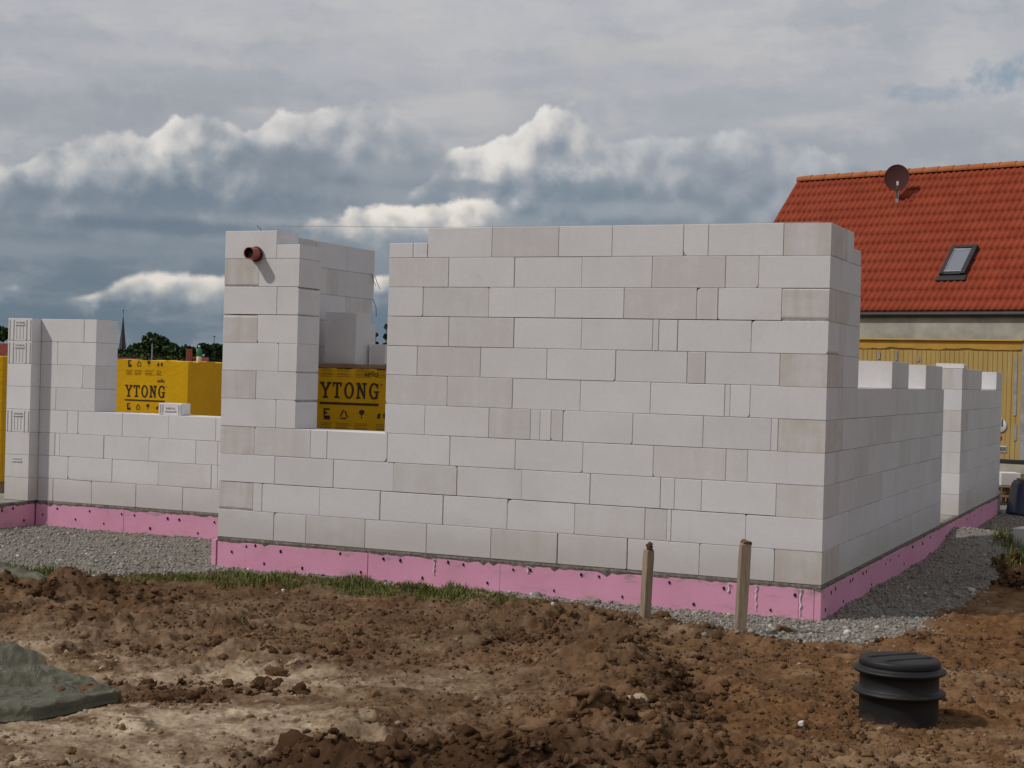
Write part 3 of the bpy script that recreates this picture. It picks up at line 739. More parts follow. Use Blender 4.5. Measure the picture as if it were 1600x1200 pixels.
# ------------------------------------------------------------------ the unfinished house
house = empty('unfinished_house', (0, 0, 0), label='roofless new house of white block walls standing on a pink foundation', cat='building')
TH = .365
RZC = -YAW
def frame(ox, oy, ang):
    return Matrix.Translation((ox, oy, 0)) @ Matrix.Rotation(ang, 4, 'Z')
def wall_blocks(mb, x0, x1, z0, z1, T, mat, tint, chips=(), c=.0028, y0=0.0):
    """one block: outline in (x,z) with optional corner chips, extruded through the wall, arrises broken"""
    def corner(cx, cz, sx, sz, k):
        if k:
            r = k
            return [(cx + sx * r * 1.0, cz), (cx + sx * r * .45, cz + sz * r * .35), (cx + sx * r * .15, cz + sz * r * .9), (cx, cz + sz * r * 1.5)]
        return [(cx, cz)]
    ch = dict(chips)
    o = []
    o += corner(x0, z0, 1, 1, ch.get(0, 0))[::1]
    a = corner(x1, z0, -1, 1, ch.get(1, 0)); b = corner(x1, z1, -1, -1, ch.get(2, 0)); e = corner(x0, z1, 1, -1, ch.get(3, 0))
    o = corner(x0, z0, 1, 1, ch.get(0, 0))[::-1] + a + b[::-1] + e
    mx, mz = (x0 + x1) / 2, (z0 + z1) / 2
    def inset(p): return (p[0] + (c if p[0] < mx else -c), p[1] + (c if p[1] < mz else -c))
    n = len(o); rings = [([inset(p) for p in o], y0), (o, y0 + c), (o, y0 + T - c), ([inset(p) for p in o], y0 + T)]
    v = [tuple(mat @ Vector((p[0], y, p[1]))) for r, y in rings for p in r]
    f = [list(range(n)), [3 * n + i for i in range(n)][::-1]]
    for k in range(3):
        for i in range(n): f.append([k * n + i, k * n + n + i, k * n + n + (i + 1) % n, k * n + (i + 1) % n])
    mb.add(v, f, 0, tint)
def build_wall(name, rows, ang=0.0, org=(0, 0), stains=None, label=None, zoff=0.0, seed=1, chipp=.12, inner=.006, T=TH, tops=None, openbeds=()):
    """rows: {row: [[joints...], ...]}, row 1 lowest"""
    rg = random.Random(seed); mb = MB(); mat = frame(org[0], org[1], ang)
    for r, segs in rows.items():
        for js in segs:
            zt = r * .25 + zoff; zb = zt - .25
            if tops and (r, js[0]) in tops: zt = zb + tops[(r, js[0])]
            ob = r in openbeds
            zc0 = zb + .012 if ob else zb - .006
            opn = [k_ > 0 and k_ < len(js) - 1 and rg.random() < .11 for k_ in range(len(js))]
            hb = .0008 + rg.random() * .0011
            for i in range(len(js) - 1):
                a, b = js[i], js[i + 1]
                mb.box(a + (inner if i == 0 else (.03 if opn[i] else 0)), b - (inner if i == len(js) - 2 else (.03 if opn[i + 1] else 0)), inner, T - inner, zc0, zt - .008, 0, 1, None, mat)
                gl = .0009 + rg.random() ** 2 * .0030; gr = .0009 + rg.random() ** 2 * .0020
                if opn[i]: gl += rg.uniform(.0010, .0026)
                if opn[i + 1]: gr += rg.uniform(.0008, .0022)
                if i == 0: gl = 0
                if i == len(js) - 2: gr = 0
                chips = []
                for q in range(4):
                    if rg.random() < chipp: chips.append((q, rg.uniform(.006, .022) if rg.random() < .85 else rg.uniform(.02, .04)))
                if b - a < .1: chips = []
                key = (r, round((a + b) / 2, 1)); stn = 0.0; bri = rg.uniform(.972, 1.018)
                if rg.random() < .16: bri -= rg.uniform(.01, .05); stn = rg.uniform(.1, .3)
                if stains:
                    for (sr, sx, sb, ss) in stains:
                        if sr == r and a < sx < b: bri, stn = 1 - (1 - sb) * .55, ss * 1.1
                off = rg.uniform(-.002, .0022) if i not in (0, len(js) - 2) else rg.uniform(-.001, .0015)
                wall_blocks(mb, a + gl, b - gr, zb + hb + (.0022 if ob else 0), zt - hb - (0.0 if rg.random() < .7 else .001), T, mat, (bri, stn, rg.random()), chips, y0=off)
    o = mb.build(name, [AAC, MORTAR], house)
    if label: o['label'] = label
    return o

# front wall joints, metres from the right-hand corner
FRONT = {
 1: [[-5.470, -4.880, -4.550, -3.956, -3.362, -2.760, -2.165, -1.561, -.964, -.368]],
 2: [[-5.105, -5.011, -4.418, -3.815, -3.213, -2.619, -2.022, -1.421, -1.237, -1.201, -.599, 0]],
 3: [[-5.470, -4.885, -4.285, -3.694, -3.090, -2.497, -1.895, -1.299, -1.181, -.961, -.368]],
 4: [[-5.105, -4.524, -4.356, -3.760, -3.162, -2.562, -1.965, -1.365, -.772, -.599, 0]],
 5: [[-5.470, -4.888, -4.684], [-3.790, -3.407, -2.810, -2.433, -2.348, -2.251, -2.146, -1.544, -.962, -.420, -.368]],
 6: [[-5.105, -4.684], [-3.790, -3.203, -2.602, -2.001, -1.405, -.795, -.751, -.593, 0]],
 7: [[-5.470, -4.877, -4.684], [-3.790, -3.495, -2.901, -2.303, -1.705, -1.107, -.957, -.368]],
 8: [[-5.105, -4.684], [-3.790, -3.205, -2.604, -2.005, -1.398, -1.348, -1.193, -.598, 0]],
 9: [[-5.470, -4.909, -4.684], [-3.790, -3.454, -2.840, -2.243, -1.648, -1.043, -.872, -.368]],
 10: [[-5.105, -4.684], [-3.790, -3.220, -2.615, -2.018, -1.419, -.818, -.553, 0]],
 11: [[-5.470, -4.925], [-4.922, -4.682], [-3.790, -3.563, -3.427], [-3.422, -2.826, -2.227, -1.763, -1.166, -.963, -.368]],
}
FST = [(1, -4.3, .96, .45), (1, -2.5, .94, .4), (2, -1.3, .86, .3), (2, -1.7, .97, .25), (3, -3.4, .90, .35), (4, -4.8, .93, .4), (4, -1.1, .96, .35), (5, -2.6, .88, .35), (6, -3.5, .91, .35), (6, -2.9, .89, .45),
       (7, -3.2, .89, .4), (7, -1.03, .85, .4), (8, -2.9, .88, .3), (9, -1.4, .90, .35), (9, -.95, .94, .35), (10, -3.6, .92, .3), (10, -1.1, .90, .35), (11, -2.5, .87, .35), (11, -4.8, 1.03, 0)]
# plane x offset: joints measured to the very corner
build_wall('block_wall', FRONT, stains=FST, seed=3, openbeds=(3, 9), tops={(11, -4.922): .125, (11, -3.790): .125})

# right-hand side wall : local x runs into the plot (world +y), local y = towards inside (world -x)
E_ = math.pi / 2
SIDE = {
 1: [[0, .60, 1.606, 2.2, 2.8, 3.4, 4.0, 4.6, 5.2, 5.87]],
 2: [[TH, .97, 1.57, 2.164, 2.76, 3.10, 3.699, 4.3, 4.9, 5.5, 5.87]],
 3: [[0, .56, 1.18, 1.78, 2.38, 2.98, 3.58, 4.18, 4.78, 5.139, 5.87]],
 4: [[TH, .50, 1.112, 1.71, 2.491, 3.209, 3.81, 4.41, 5.01, 5.61, 5.87]],
 5: [[0, .60, 1.2, 1.663, 2.736, 3.336, 3.936, 4.627, 5.2, 5.87]],
 6: [[TH, .56, 1.15, 1.75, 2.35, 2.95, 3.55, 4.15, 4.75, 5.3, 5.87]],
 7: [[0, .56, 1.16], [2.70, 3.30, 3.58], [4.62, 5.22, 5.72]],
 8: [[TH, .62, 1.16]], 9: [[0, .70, 1.16]], 10: [[TH, .70, 1.16]], 11: [[0, .597, .84], [.843, 1.13]],
}
SST = [(r, .2, .95, .75 if r in (1, 5, 7, 9, 11) else .45) for r in range(1, 12, 2)] + [(4, .45, .93, .35), (6, .45, .93, .3), (8, .5, .95, .3), (5, 2.2, .93, .3), (4, 1.4, .94, .3)]
def side_frame(name, rows, org, **kw): return build_wall(name, rows, ang=E_, org=org, **kw)
# rotate +90deg : local x -> +y, local y -> -x
side_frame('block_wall', SIDE, (0, 0), stains=SST, seed=9, chipp=.1, tops={(11, .843): .125})
SIDE2 = {1: [[7.30, 7.9, 8.5, 9.1, 9.7, 10.3, 11.35]], 2: [[7.30, 7.6, 8.2, 8.8, 9.4, 10.0, 10.6, 11.35]], 3: [[7.30, 7.9, 8.5, 9.1, 9.7, 10.3, 11.35]], 4: [[7.30, 7.6, 8.2, 8.8, 9.9, 10.6, 11.35]],
         5: [[7.30, 7.9, 8.5, 9.1, 9.7, 10.3, 11.35]], 6: [[7.30, 7.6, 8.2, 8.8, 9.4, 10.0, 10.6, 11.35]], 7: [[7.30, 7.75, 8.4, 9.09], [10.675, 11.35]]}
side_frame('block_wall', SIDE2, (0, 0), stains=[(7, 7.4, .97, .5), (5, 7.4, .97, .7), (3, 7.4, .98, .3)], seed=12, chipp=.08)
# left-hand side wall of the tall bay (x from -5.47 to -5.105)
LS = {}
for r in range(1, 12):
    if r % 2: LS[r] = [[TH, .70, 1.30, 1.63, 2.165]]
    else: LS[r] = [[0, .60, 1.19, 1.38, 2.165]]
LS[11] = [[TH, .97, 1.55, 2.10]]; LS[10] = [[0, .69, 1.19, 1.38, 2.10]]; LS[9] = [[TH, .95, 1.55, 2.08]]
build_wall('block_wall', LS, ang=E_, org=(-5.105, 0), stains=[(r, .2, .93, .75) for r in (2, 4, 6, 8, 10)] + [(11, .6, .86, .4), (10, 1.2, .9, .5), (9, 1.8, .92, .4), (10, 1.7, .95, .2)], seed=21)
# low wing behind, facing the viewer
BK = {8: [[-9.10, -8.514, -8.345]], 7: [[-9.10, -8.869, -8.345]], 6: [[-9.10, -8.519, -8.345]], 5: [[-9.10, -8.879, -8.345]],
      4: [[-9.10, -8.713, -8.568, -7.971, -7.370, -6.771, -6.3, -5.7, -5.48]], 3: [[-9.10, -8.876, -8.810, -8.210, -7.614, -7.012, -6.739, -6.1, -5.48]],
      2: [[-9.10, -8.688, -8.091, -7.486, -6.811, -6.731, -6.1, -5.48]], 1: [[-9.10, -8.887, -8.362, -7.770, -7.166, -6.60, -6.0, -5.48]]}
build_wall('block_wall', BK, ang=0, org=(0, 1.80), stains=[(2, -7.1, .93, .3), (3, -8.95, .95, .3)], seed=31)
# wall end standing on the left terrace, with tongue-and-groove end faces
PX0, PX1, PY0 = -9.44, -9.105, 1.655
mb = MB(); rg = random.Random(5)
for r in range(1, 9):
    zb, zt = (r - 1) * .25 + .0015, r * .25 - .0015
    bri = {6: 1.05, 5: 1.04, 8: 1.0, 7: .99, 4: .98}.get(r, .96)
    wall_blocks(mb, PX0, PX1, zb, zt, .46, Matrix.Translation((0, PY0, 0)), (bri, .35 if r in (1, 2, 3) else .05, rg.random()))
    if r in (8, 7, 4):
        for fx in (.02, .075, .255, .31):
            mb.box(PX0 + fx - .008, PX0 + fx + .008, PY0 - .009, PY0 + .004, zb + .01, zt - .01, .003, 0, (1.0, .1, .4))
        for fx in (.12, .165, .21):
            mb.box(PX0 + fx - .004, PX0 + fx + .004, PY0 - .005, PY0 + .004, zb + .02, zt - .085, .002, 0, (.93, .3, .4))
    if r in (8, 7, 4, 2):
        mb.box(PX0 + .11, PX0 + .23, PY0 - .004, PY0 + .003, zt - .062, zt - .038, 0, 1)  # flat grey patch stands in for the shade of a grip pocket
        mb.box(PX0 + .10, PX0 + .24, PY0 - .010, PY0 + .003, zt - .075, zt - .062, .003, 0, (.97, .2, .1))
mb.box(PX0 + .01, PX1 - .01, PY0 + .01, PY0 + .45, 0, 1.99, 0, 1)
mb.build('block_wall', [AAC, MORTAR], house)['label'] = 'narrow grooved wall end at far left'
# slab and mortar bed
mb = MB()
mb.box(-5.42, -.05, .05, 12, -.5, -.002); mb.box(-9.06, -5.42, 1.85, 12, -.5, -.002); mb.box(-18, -9.17, .3, 12, -.5, -.002); mb.box(-9.17, -9.06, 1.9, 12, -.5, -.002)
mb.build('floor_slab', SLABM, house)
def bed_strip(mb, x0, y0, x1, y1, out, z0=-.034, z1=.0005, n=90, proud=-.004):
    dx, dy = x1 - x0, y1 - y0; L = math.hypot(dx, dy); n = max(8, int(L * 22)); v = []; f = []
    rg = random.Random(int(L * 100))
    for i in range(n + 1):
        t = i / n; x, y = x0 + dx * t, y0 + dy * t
        j = rg.uniform(-.006, .006) + .004 * math.sin(i * .7); lip = rg.uniform(0, .010) + (.02 if rg.random() < .04 else 0)
        for (o, z) in ((-.06, z1 - .004), (proud + j * .5, z1 - .004), (proud + .004 + lip * .4, z1 - .02), (proud + .003 + j * .5, z0 - lip * 1.2), (-.06, z0 - .01)):
            v.append((x + out[0] * o, y + out[1] * o, z))
    for i in range(n):
        for k in range(4): f.append([i * 5 + k, i * 5 + 5 + k, i * 5 + 6 + k, i * 5 + 1 + k])
    mb.add(v, f)
mb = MB()
bed_strip(mb, -5.47, 0, 0, 0, (0, -1)); bed_strip(mb, 0, 0, 0, 11.35, (1, 0)); bed_strip(mb, -9.1, 1.8, -5.48, 1.8, (0, -1)); bed_strip(mb, -5.47, 1.8, -5.47, 0, (-1, 0)); bed_strip(mb, -9.12, .3, -9.12, 1.79, (1, 0))
mb.build('mortar_bed', BED, house)
# pink foam boards
mb = MB()
def boards(x0, y0, ang, L, first, T=.05, step=1.25, seed=1, z1=-.034):
    m = frame(x0, y0, ang); rg = random.Random(seed); p = 0.0; q = first
    while p < L - .01:
        e = min(q, L)
        o = rg.uniform(-.003, .003)
        mb.box(p + .0012, e - .0012, o, T, -.5, z1 + rg.uniform(-.006, .004), .002, 0, None, m)
        p = e; q = p + step
def plugs(pts, m, seed=1):
    rg = random.Random(seed)
    for x, z in pts:
        r = rg.uniform(.008, .0125); n = 9; a0 = rg.uniform(0, 1)
        v = [(x + r * math.cos(a0 + 2 * math.pi * k / n) * rg.uniform(.7, 1.1), -.0065, z + r * 1.35 * math.sin(a0 + 2 * math.pi * k / n) * rg.uniform(.8, 1.15)) for k in range(n)]
        v += [(p[0], .01, p[2]) for p in v]
        f = [list(range(n)), list(range(n, 2 * n))[::-1]] + [[k, k + n, (k + 1) % n + n, (k + 1) % n] for k in range(n)]
        mb.add([tuple(m @ Vector(p)) for p in v], f, 1)
boards(-5.47, 0, 0, 5.418, .30, seed=2)
boards(0, 0, E_, 11.30, 1.20, seed=4)      # right side
boards(-9.12, 1.8, 0, 3.60, 1.20, seed=5)
m_left = frame(-9.12, .3, E_)
boards(-9.12, .3, E_, 1.49, .6, seed=6); boards(-5.52, .05, E_, 1.74, .6, seed=7)
FP = [(-5.156, -.07), (-5.062, -.055), (-4.797, -.087), (-4.966, -.21), (-4.572, -.217), (-4.192, -.063), (-3.984, -.208), (-3.768, -.076), (-3.603, -.078), (-3.388, -.211), (-3.151, -.06), (-3.008, -.068), (-2.782, -.203), (-2.551, -.076), (-2.396, -.068), (-2.183, -.217), (-1.95, -.071), (-1.796, -.074), (-1.592, -.22), (-1.202, -.073), (-.998, -.228), (-.759, -.082), (-.198, -.09), (-.385, -.219), (-5.314, -.127)]
plugs(FP, Matrix.Identity(4), 3)
BP = [(-9.015, -.154), (-8.818, -.075), (-8.565, -.178), (-8.377, -.076), (-8.183, -.199), (-7.949, -.08), (-7.78, -.084), (-7.571, -.21), (-7.348, -.09), (-7.2, -.095), (-6.961, -.22), (-6.756, -.093)]
plugs(BP, Matrix.Translation((0, 1.8, 0)), 4)
plugs([(1.276, -.081), (1.441, -.068), (1.616, -.21)], frame(-9.12, 0, E_), 5)
SP = [(.34, -.095), (.5, -.083), (1.163, -.081), (1.061, -.085), (1.587, -.078), (1.725, -.077), (1.973, -.215), (2.839, -.087), (2.618, -.101), (.152, -.205), (.808, -.218), (3.3, -.09), (3.6, -.2), (4.1, -.08), (4.7, -.1), (5.2, -.08), (8.0, -.09), (8.7, -.1), (9.4, -.08)]
plugs(SP, frame(0, 0, E_), 6)
mb.build('foundation_insulation', [XPS, DARK], house)['label'] = 'pink foam boards with dark plugs'
# foam and mortar runs over the boards
rg = random.Random(8)
for x, l in ((-.50, .19), (-.155, .20), (-.72, .07), (-2.42, .05), (-3.28, .13)):
    mb = MB(); pts = [(x + rg.uniform(-.006, .006), -.004, -.042 - l * t) for t in np.linspace(0, 1, 9)]
    mb.tube(pts, [rg.uniform(.012, .018) if k_ == 0 else rg.uniform(.0035, .009) for k_ in range(9)], 6)
    mb.build('mortar_run', FOAMW, house)['label'] = 'pale dribble down the pink boards'
# drain pipe
mb = MB(); c = Matrix.Translation((-5.13, -.005, 2.54)) @ Matrix.Rotation(math.radians(90), 4, 'X')
mb.lathe([(.0, -.02), (.047, -.02), (.047, .125), (.053, .127), (.055, .120), (.055, .02), (.055, -.03)], 40, mat=c)
pipe = mb.build('drain_pipe', [ORANGE], house, True); pipe['label'] = 'short orange brown pipe stub poking out of the wall'
mb = MB(); mb.lathe([(.0545, .0), (.067, .002), (.069, .012), (.066, .022), (.0545, .024)], 40, mat=c); mb.build('rubber_collar', RUBBER, pipe, True)
mb = MB(); mb.lathe([(0, .100), (.0465, .100), (.0465, .118)], 32, mat=c); mb.build('pipe_mouth_shade', DARK, pipe)  # black disc stands in for the shade inside the pipe
# strap remnants hanging off the far end of the left side wall
for pts in ([(-5.09, 2.08, 2.50), (-5.08, 2.12, 2.42), (-5.05, 2.13, 2.36)], [(-5.09, 2.02, 2.51), (-5.085, 2.05, 2.44), (-5.08, 2.10, 2.39)], [(-5.10, 2.08, 2.25), (-5.085, 2.12, 2.17), (-5.08, 2.12, 2.08)], [(-5.2, .2, 2.74), (-5.23, .19, 2.79), (-5.26, .18, 2.815)]):
    mb = MB(); mb.tube(pts, .003, 5); mb.build('wire_end', STEEL, house)

# ------------------------------------------------------------------ loose blocks
def loose_block(loc, rz, size=(.6, .375, .249), label='', cat='block', grooved=False, name='aerated_concrete_block', seed=1, lift=0, group=None, bri=1.05):
    e = empty(name, loc, rz, label=label, cat=cat, group=group); rg = random.Random(seed)
    L, D_, H = size; mb = MB()
    wall_blocks(mb, -L / 2, L / 2, 0, H, D_, Matrix.Identity(4), (bri, .05, rg.random()), [(rg.randrange(4), .012)], y0=-D_ / 2)
    mb.build('block_body', AAC, e)
    if grooved:
        mb = MB()
        for fx in (-.165, -.13, .13, .165): mb.box(fx * L / .375 - .007, fx * L / .375 + .007, -D_ / 2 - .010, -D_ / 2 + .002, .01, H - .01, .003, 0, (1.06, .05, .2))
        mb.box(-.07, .07, -D_ / 2 - .012, -D_ / 2 + .002, H - .085, H - .070, .003, 0, (1.02, .1, .1))
        mb.build('end_rib', AAC, e)
        mb = MB(); mb.box(-.055, .055, -D_ / 2 - .004, -D_ / 2 + .002, H - .070, H - .045); mb.build('grip_pocket_shade', MORTAR, e)  # pocket's shade is a flat grey patch, nothing is recessed
    return e
loose_block((-7.38, 1.915, 1.0005), math.radians(2), (.29, .16, .125), 'small white offcut with a grip pocket lying on the low window sill', 'block', True, seed=3)
loose_block((1.06, 6.40, -.268), math.radians(-12), (.6, .375, .249), 'single white block lying on the grass at the right edge', 'block', seed=4)
loose_block((-.165, 7.52, 1.7515), math.radians(2), (.33, .30, .055), 'thin white slab offcut lying on top of the far door pillar', 'block', seed=5)
# block on a pallet far right
e = empty('wooden_pallet', (-.08, 13.55, -.27), RZC, label='brown wooden pallet under a white block, behind the dark blue tub', cat='pallet')
for z_ in (.02, .17):
    for yy in (-.32, -.11, .11, .32):
        mb = MB(); mb.box(-.5, .5, yy - .05, yy + .05, z_ + .10, z_ + .122, .003); mb.build('deck_board', PLANK, e)
    for xx in (-.42, 0, .42):
        mb = MB(); mb.box(xx - .05, xx + .05, -.36, .36, z_, z_ + .098, .003); mb.build('bearer', PLANK, e)
loose_block((-.13, 13.55, .024), RZC, (.30, .375, .19), 'white block lying on the pallet behind the dark blue tub', 'block', seed=20)

# ------------------------------------------------------------------ shrink-wrapped packs with print
LET = {}
def slab_letters():
    s = .17; b = .13     # stem and serif thickness relative to a cap height of 1
    def rect(x0, x1, z0, z1): return [(x0, z0), (x1, z0), (x1, z1), (x0, z1)]
    Y = [rect(.16, .54, 0, b), rect(.265, .435, b, .46), [(.265, .46), (.435, .46), (.70, .90), (.53, .90)], [(.265, .46), (.435, .46), (.17, .90), (0.0, .90)], rect(-.07, .25, .90 - .02, 1), rect(.45, .77, .90 - .02, 1)]
    T = [rect(.13, .53, 0, b), rect(.245, .415, b, 1 - b), rect(-.02, .68, 1 - b, 1), rect(-.02, .10, .72, 1 - b), rect(.56, .68, .72, 1 - b)]
    N = [rect(-.02, .30, 0, b), rect(.06, .20, b, 1 - b), rect(-.02, .22, 1 - b, 1), [(.06, .9), (.24, 1), (.66, .12), (.56, 0)], rect(.52, .66, 0, 1 - b), rect(.42, .76, 1 - b, 1)]
    def ring(cx, cz, rx, rz, tx, tz, a0, a1, n=26):
        o = []
        for i in range(n):
            u, v = a0 + (a1 - a0) * i / n, a0 + (a1 - a0) * (i + 1) / n
            o.append([(cx + rx * math.cos(u), cz + rz * math.sin(u)), (cx + rx * math.cos(v), cz + rz * math.sin(v)), (cx + (rx - tx) * math.cos(v), cz + (rz - tz) * math.sin(v)), (cx + (rx - tx) * math.cos(u), cz + (rz - tz) * math.sin(u))])
        return o
    O = ring(.36, .5, .37, .52, .16, .12, 0, 2 * math.pi)
    G = ring(.36, .5, .37, .52, .16, .12, math.radians(42), math.radians(335)) + [rect(.50, .66, .02, .40), rect(.38, .76, .40, .50), rect(.58, .68, .66, .96)]
    return dict(Y=(Y, .70), T=(T, .68), O=(O, .74), N=(N, .76), G=(G, .74))
LET = slab_letters()
def pack_print(mb, mbs, x0, zt, yf, W=.67, H=.185, flip=False, yofs=lambda x, z: 0.0, small_below=True, small_above=True, xella=True):
    """x0 left of the word, zt top of caps; yf front face"""
    word = 'YTONG'; adv = sum(LET[c][1] for c in word) + .20 * 4; k = W / adv
    def poly(m, pts):
        vs = []; fs = []
        n = len(pts); vs = [(x, yf - .0035 + yofs(x, z), z) for x, z in pts] + [(x, yf + .006 + yofs(x, z), z) for x, z in pts]
        fs = [list(range(n)), list(range(n, 2 * n))[::-1]] + [[i, i + n, (i + 1) % n + n, (i + 1) % n] for i in range(n)]
        m.add(vs, fs)
    x = x0
    for ci, ch in enumerate(word):
        for q, p in enumerate(LET[ch][0]):
            # tiny depth steps so overlapping strokes never share a plane
            pts = [(x + a * k * 1.0, zt - H + b_ * H) for a, b_ in p]
            n = len(pts); e = .0035 + .0003 * (q % 7)
            vs = [(a, yf - e, b_) for a, b_ in pts] + [(a, yf + .006, b_) for a, b_ in pts]
            mb.add(vs, [list(range(n)), list(range(n, 2 * n))[::-1]] + [[i, i + n, (i + 1) % n + n, (i + 1) % n] for i in range(n)])
        x += (LET[ch][1] + .20) * k
    poly(mb, [(x0 - .01, zt - H - .058), (x0 + W, zt - H - .064), (x0 + W, zt - H - .040), (x0 - .01, zt - H - .036)])
    poly(mbs, [(x0 + W + .012, zt - .005), (x0 + W + .03, zt - .005), (x0 + W + .03, zt - .025), (x0 + W + .012, zt - .025)])
    def icons(zc):
        # E-like goods mark
        for i in range(3): poly(mb, [(x0 + .03, zc + .035 - i * .035), (x0 + .085 - .02 * (i == 1), zc + .035 - i * .035), (x0 + .085 - .02 * (i == 1), zc + .050 - i * .035), (x0 + .03, zc + .050 - i * .035)])
        poly(mb, [(x0 + .035, zc - .055), (x0 + .09, zc - .055), (x0 + .09, zc - .018), (x0 + .035, zc - .018)])
        poly(mb, [(x0 + .03, zc - .015), (x0 + .045, zc - .015), (x0 + .045, zc + .05), (x0 + .03, zc + .05)])
        # recycling triangle
        tr = [(x0 + .18, zc - .04), (x0 + .26, zc - .04), (x0 + .22, zc + .045)]
        for i in range(3):
            (ax, az_), (bx_, bz_) = tr[i], tr[(i + 1) % 3]; dx, dz = bx_ - ax, bz_ - az_; L = math.hypot(dx, dz); nx, nz = -dz / L * .006, dx / L * .006
            s0, s1 = .10, .82
            poly(mb, [(ax + dx * s0 - nx, az_ + dz * s0 - nz), (ax + dx * s1 - nx, az_ + dz * s1 - nz), (ax + dx * s1 + nx, az_ + dz * s1 + nz), (ax + dx * s0 + nx, az_ + dz * s0 + nz)])
        # tree
        poly(mb, [(x0 + .385 + .027 * math.cos(t), zc + .02 + .024 * math.sin(t)) for t in np.linspace(0, 2 * math.pi, 13)[:-1]])
        poly(mb, [(x0 + .381, zc - .04), (x0 + .389, zc - .04), (x0 + .389, zc), (x0 + .381, zc)])
        # two small glove / goggles marks
        poly(mb, [(x0 + .53, zc - .035), (x0 + .555, zc - .035), (x0 + .562, zc + .01), (x0 + .55, zc + .02), (x0 + .53, zc + .0)])
        poly(mb, [(x0 + .585, zc - .012), (x0 + .597, zc - .035), (x0 + .612, zc - .035), (x0 + .622, zc - .01), (x0 + .615, zc + .018), (x0 + .59, zc + .018)])
    def fine_print(zc):
        rg = random.Random(int(zc * 1000))
        for cxx, ww in ((0, .12), (.145, .15), (.32, .16), (.52, .10)):
            for i in range(5):
                z = zc - i * .017
                if i == 2: z -= .006
                poly(mbs, [(x0 + cxx, z), (x0 + cxx + ww * rg.uniform(.7, 1), z), (x0 + cxx + ww * .7, z + .005), (x0 + cxx, z + .005)])
    def small_word(zc):
        # 'xella' in thin strokes
        h = .034; xx = x0 + W - .135; st = .0065
        def stroke(a, b_): 
            dx, dz = b_[0] - a[0], b_[1] - a[1]; L = math.hypot(dx, dz) or 1; nx, nz = -dz / L * st / 2, dx / L * st / 2
            poly(mb, [(a[0] - nx, a[1] - nz), (b_[0] - nx, b_[1] - nz), (b_[0] + nx, b_[1] + nz), (a[0] + nx, a[1] + nz)])
        stroke((xx, zc), (xx + .022, zc + h)); stroke((xx + .022, zc), (xx, zc + h))
        def arc(cx_, cz_, r, a0, a1):
            p = [(cx_ + r * .8 * math.cos(t), cz_ + r * math.sin(t)) for t in np.linspace(a0, a1, 9)]
            for i in range(8): stroke(p[i], p[i + 1])
        arc(xx + .043, zc + h / 2, h / 2, 0, 5.4); stroke((xx + .030, zc + h / 2), (xx + .056, zc + h / 2))
        stroke((xx + .068, zc), (xx + .068, zc + h * 1.5)); stroke((xx + .082, zc), (xx + .082, zc + h * 1.5))
        arc(xx + .105, zc + h / 2, h / 2, 0, 6.28); stroke((xx + .119, zc), (xx + .119, zc + h))
    if small_above: icons(zt + .33); fine_print(zt + .225); small_word(zt + .05)
    if small_below: icons(zt - H - .145); fine_print(zt - H - .235); small_word(zt - H - .37)
    if not small_above and xella: small_word(zt + .06); fine_print(zt + .12)
def pack(loc, rz, label, W_=1.25, D_=1.2, H_=1.56, px=None, zt=None, **kw):
    W, H = W_, H_
    e = empty('wrapped_block_pack', loc, rz, label=label, cat='pallet pack', group='yellow wrapped packs of blocks')
    # body : slightly bulging grid so the film is not a perfect box
    n = 14; rg = random.Random(int(abs(loc[0]) * 100)); v = []; f = []
    bm = bmesh.new(); bmesh.ops.create_cube(bm, size=1)
    bmesh.ops.subdivide_edges(bm, edges=bm.edges, cuts=n, use_grid_fill=True)
    for q in bm.verts:
        x, y, z = q.co
        cx_, cy_ = max(-.485, min(.485, x)), max(-.485, min(.485, y))
        wob = .006 * math.sin(z * 21 + x * 9) * math.cos(y * 13 + x * 17)
        front = abs(y + .5) < 1e-4
        q.co = (x * W, y * D_ + (0 if front else wob), (z + .5) * (H - .13) + .13)
        if z > .499: q.co.z += .012 * math.sin(x * 11 + 2) * math.cos(y * 9) + rg.uniform(-.006, .010)
        if abs(abs(x) - .5) < 1e-4 and abs(abs(y) - .5) < 1e-4: q.co.x *= .988; q.co.y *= .992
    me = bpy.data.meshes.new('film'); bm.to_mesh(me); bm.free()
    fo = link('film_wrap', me, [FILM, INK, INKS], e)
    mb = MB(); 
    for x in (-W / 2 + .05, 0, W / 2 - .05): mb.box(x - .05, x + .05, -D_ / 2 + .01, D_ / 2 - .01, 0, .10, .004)
    mb.box(-W / 2 + .01, W / 2 - .01, -D_ / 2 + .01, D_ / 2 - .01, .102, .128, .004)
    mb.build('pallet', PLANK, e)
    if px is not None:
        m1, m2 = MB(), MB(); pack_print(m1, m2, px, zt, -D_ / 2, **kw)
        merge(fo, [m1, m2])
    return e
def merge(o, mbs):
    bm = bmesh.new(); bm.from_mesh(o.data)
    for k, m_ in enumerate(mbs):
        vs = [bm.verts.new(q) for q in m_.v]
        for f in m_.f: bm.faces.new([vs[i] for i in f]).material_index = k + 1
    bmesh.ops.recalc_face_normals(bm, faces=bm.faces); bm.to_mesh(o.data); bm.free()
def place(front_left, rz, W, D_):
    c, s_ = math.cos(rz), math.sin(rz); lx, ly = W / 2, D_ / 2
    return (front_left[0] + c * lx - s_ * ly, front_left[1] + s_ * lx + c * ly)
# right pack seen through the front window (its face is square to the view)
PW, PD, PFL = .66, .44, (-4.955, .765)
p = place(PFL, RZC, PW, PD)
RP = pack((p[0], p[1], 0), RZC, 'yellow wrapped pack standing in the tall window opening, loose white blocks on top', PW, PD, 1.54, px=-.275, zt=1.415, W=.54, H=.150, small_above=False)
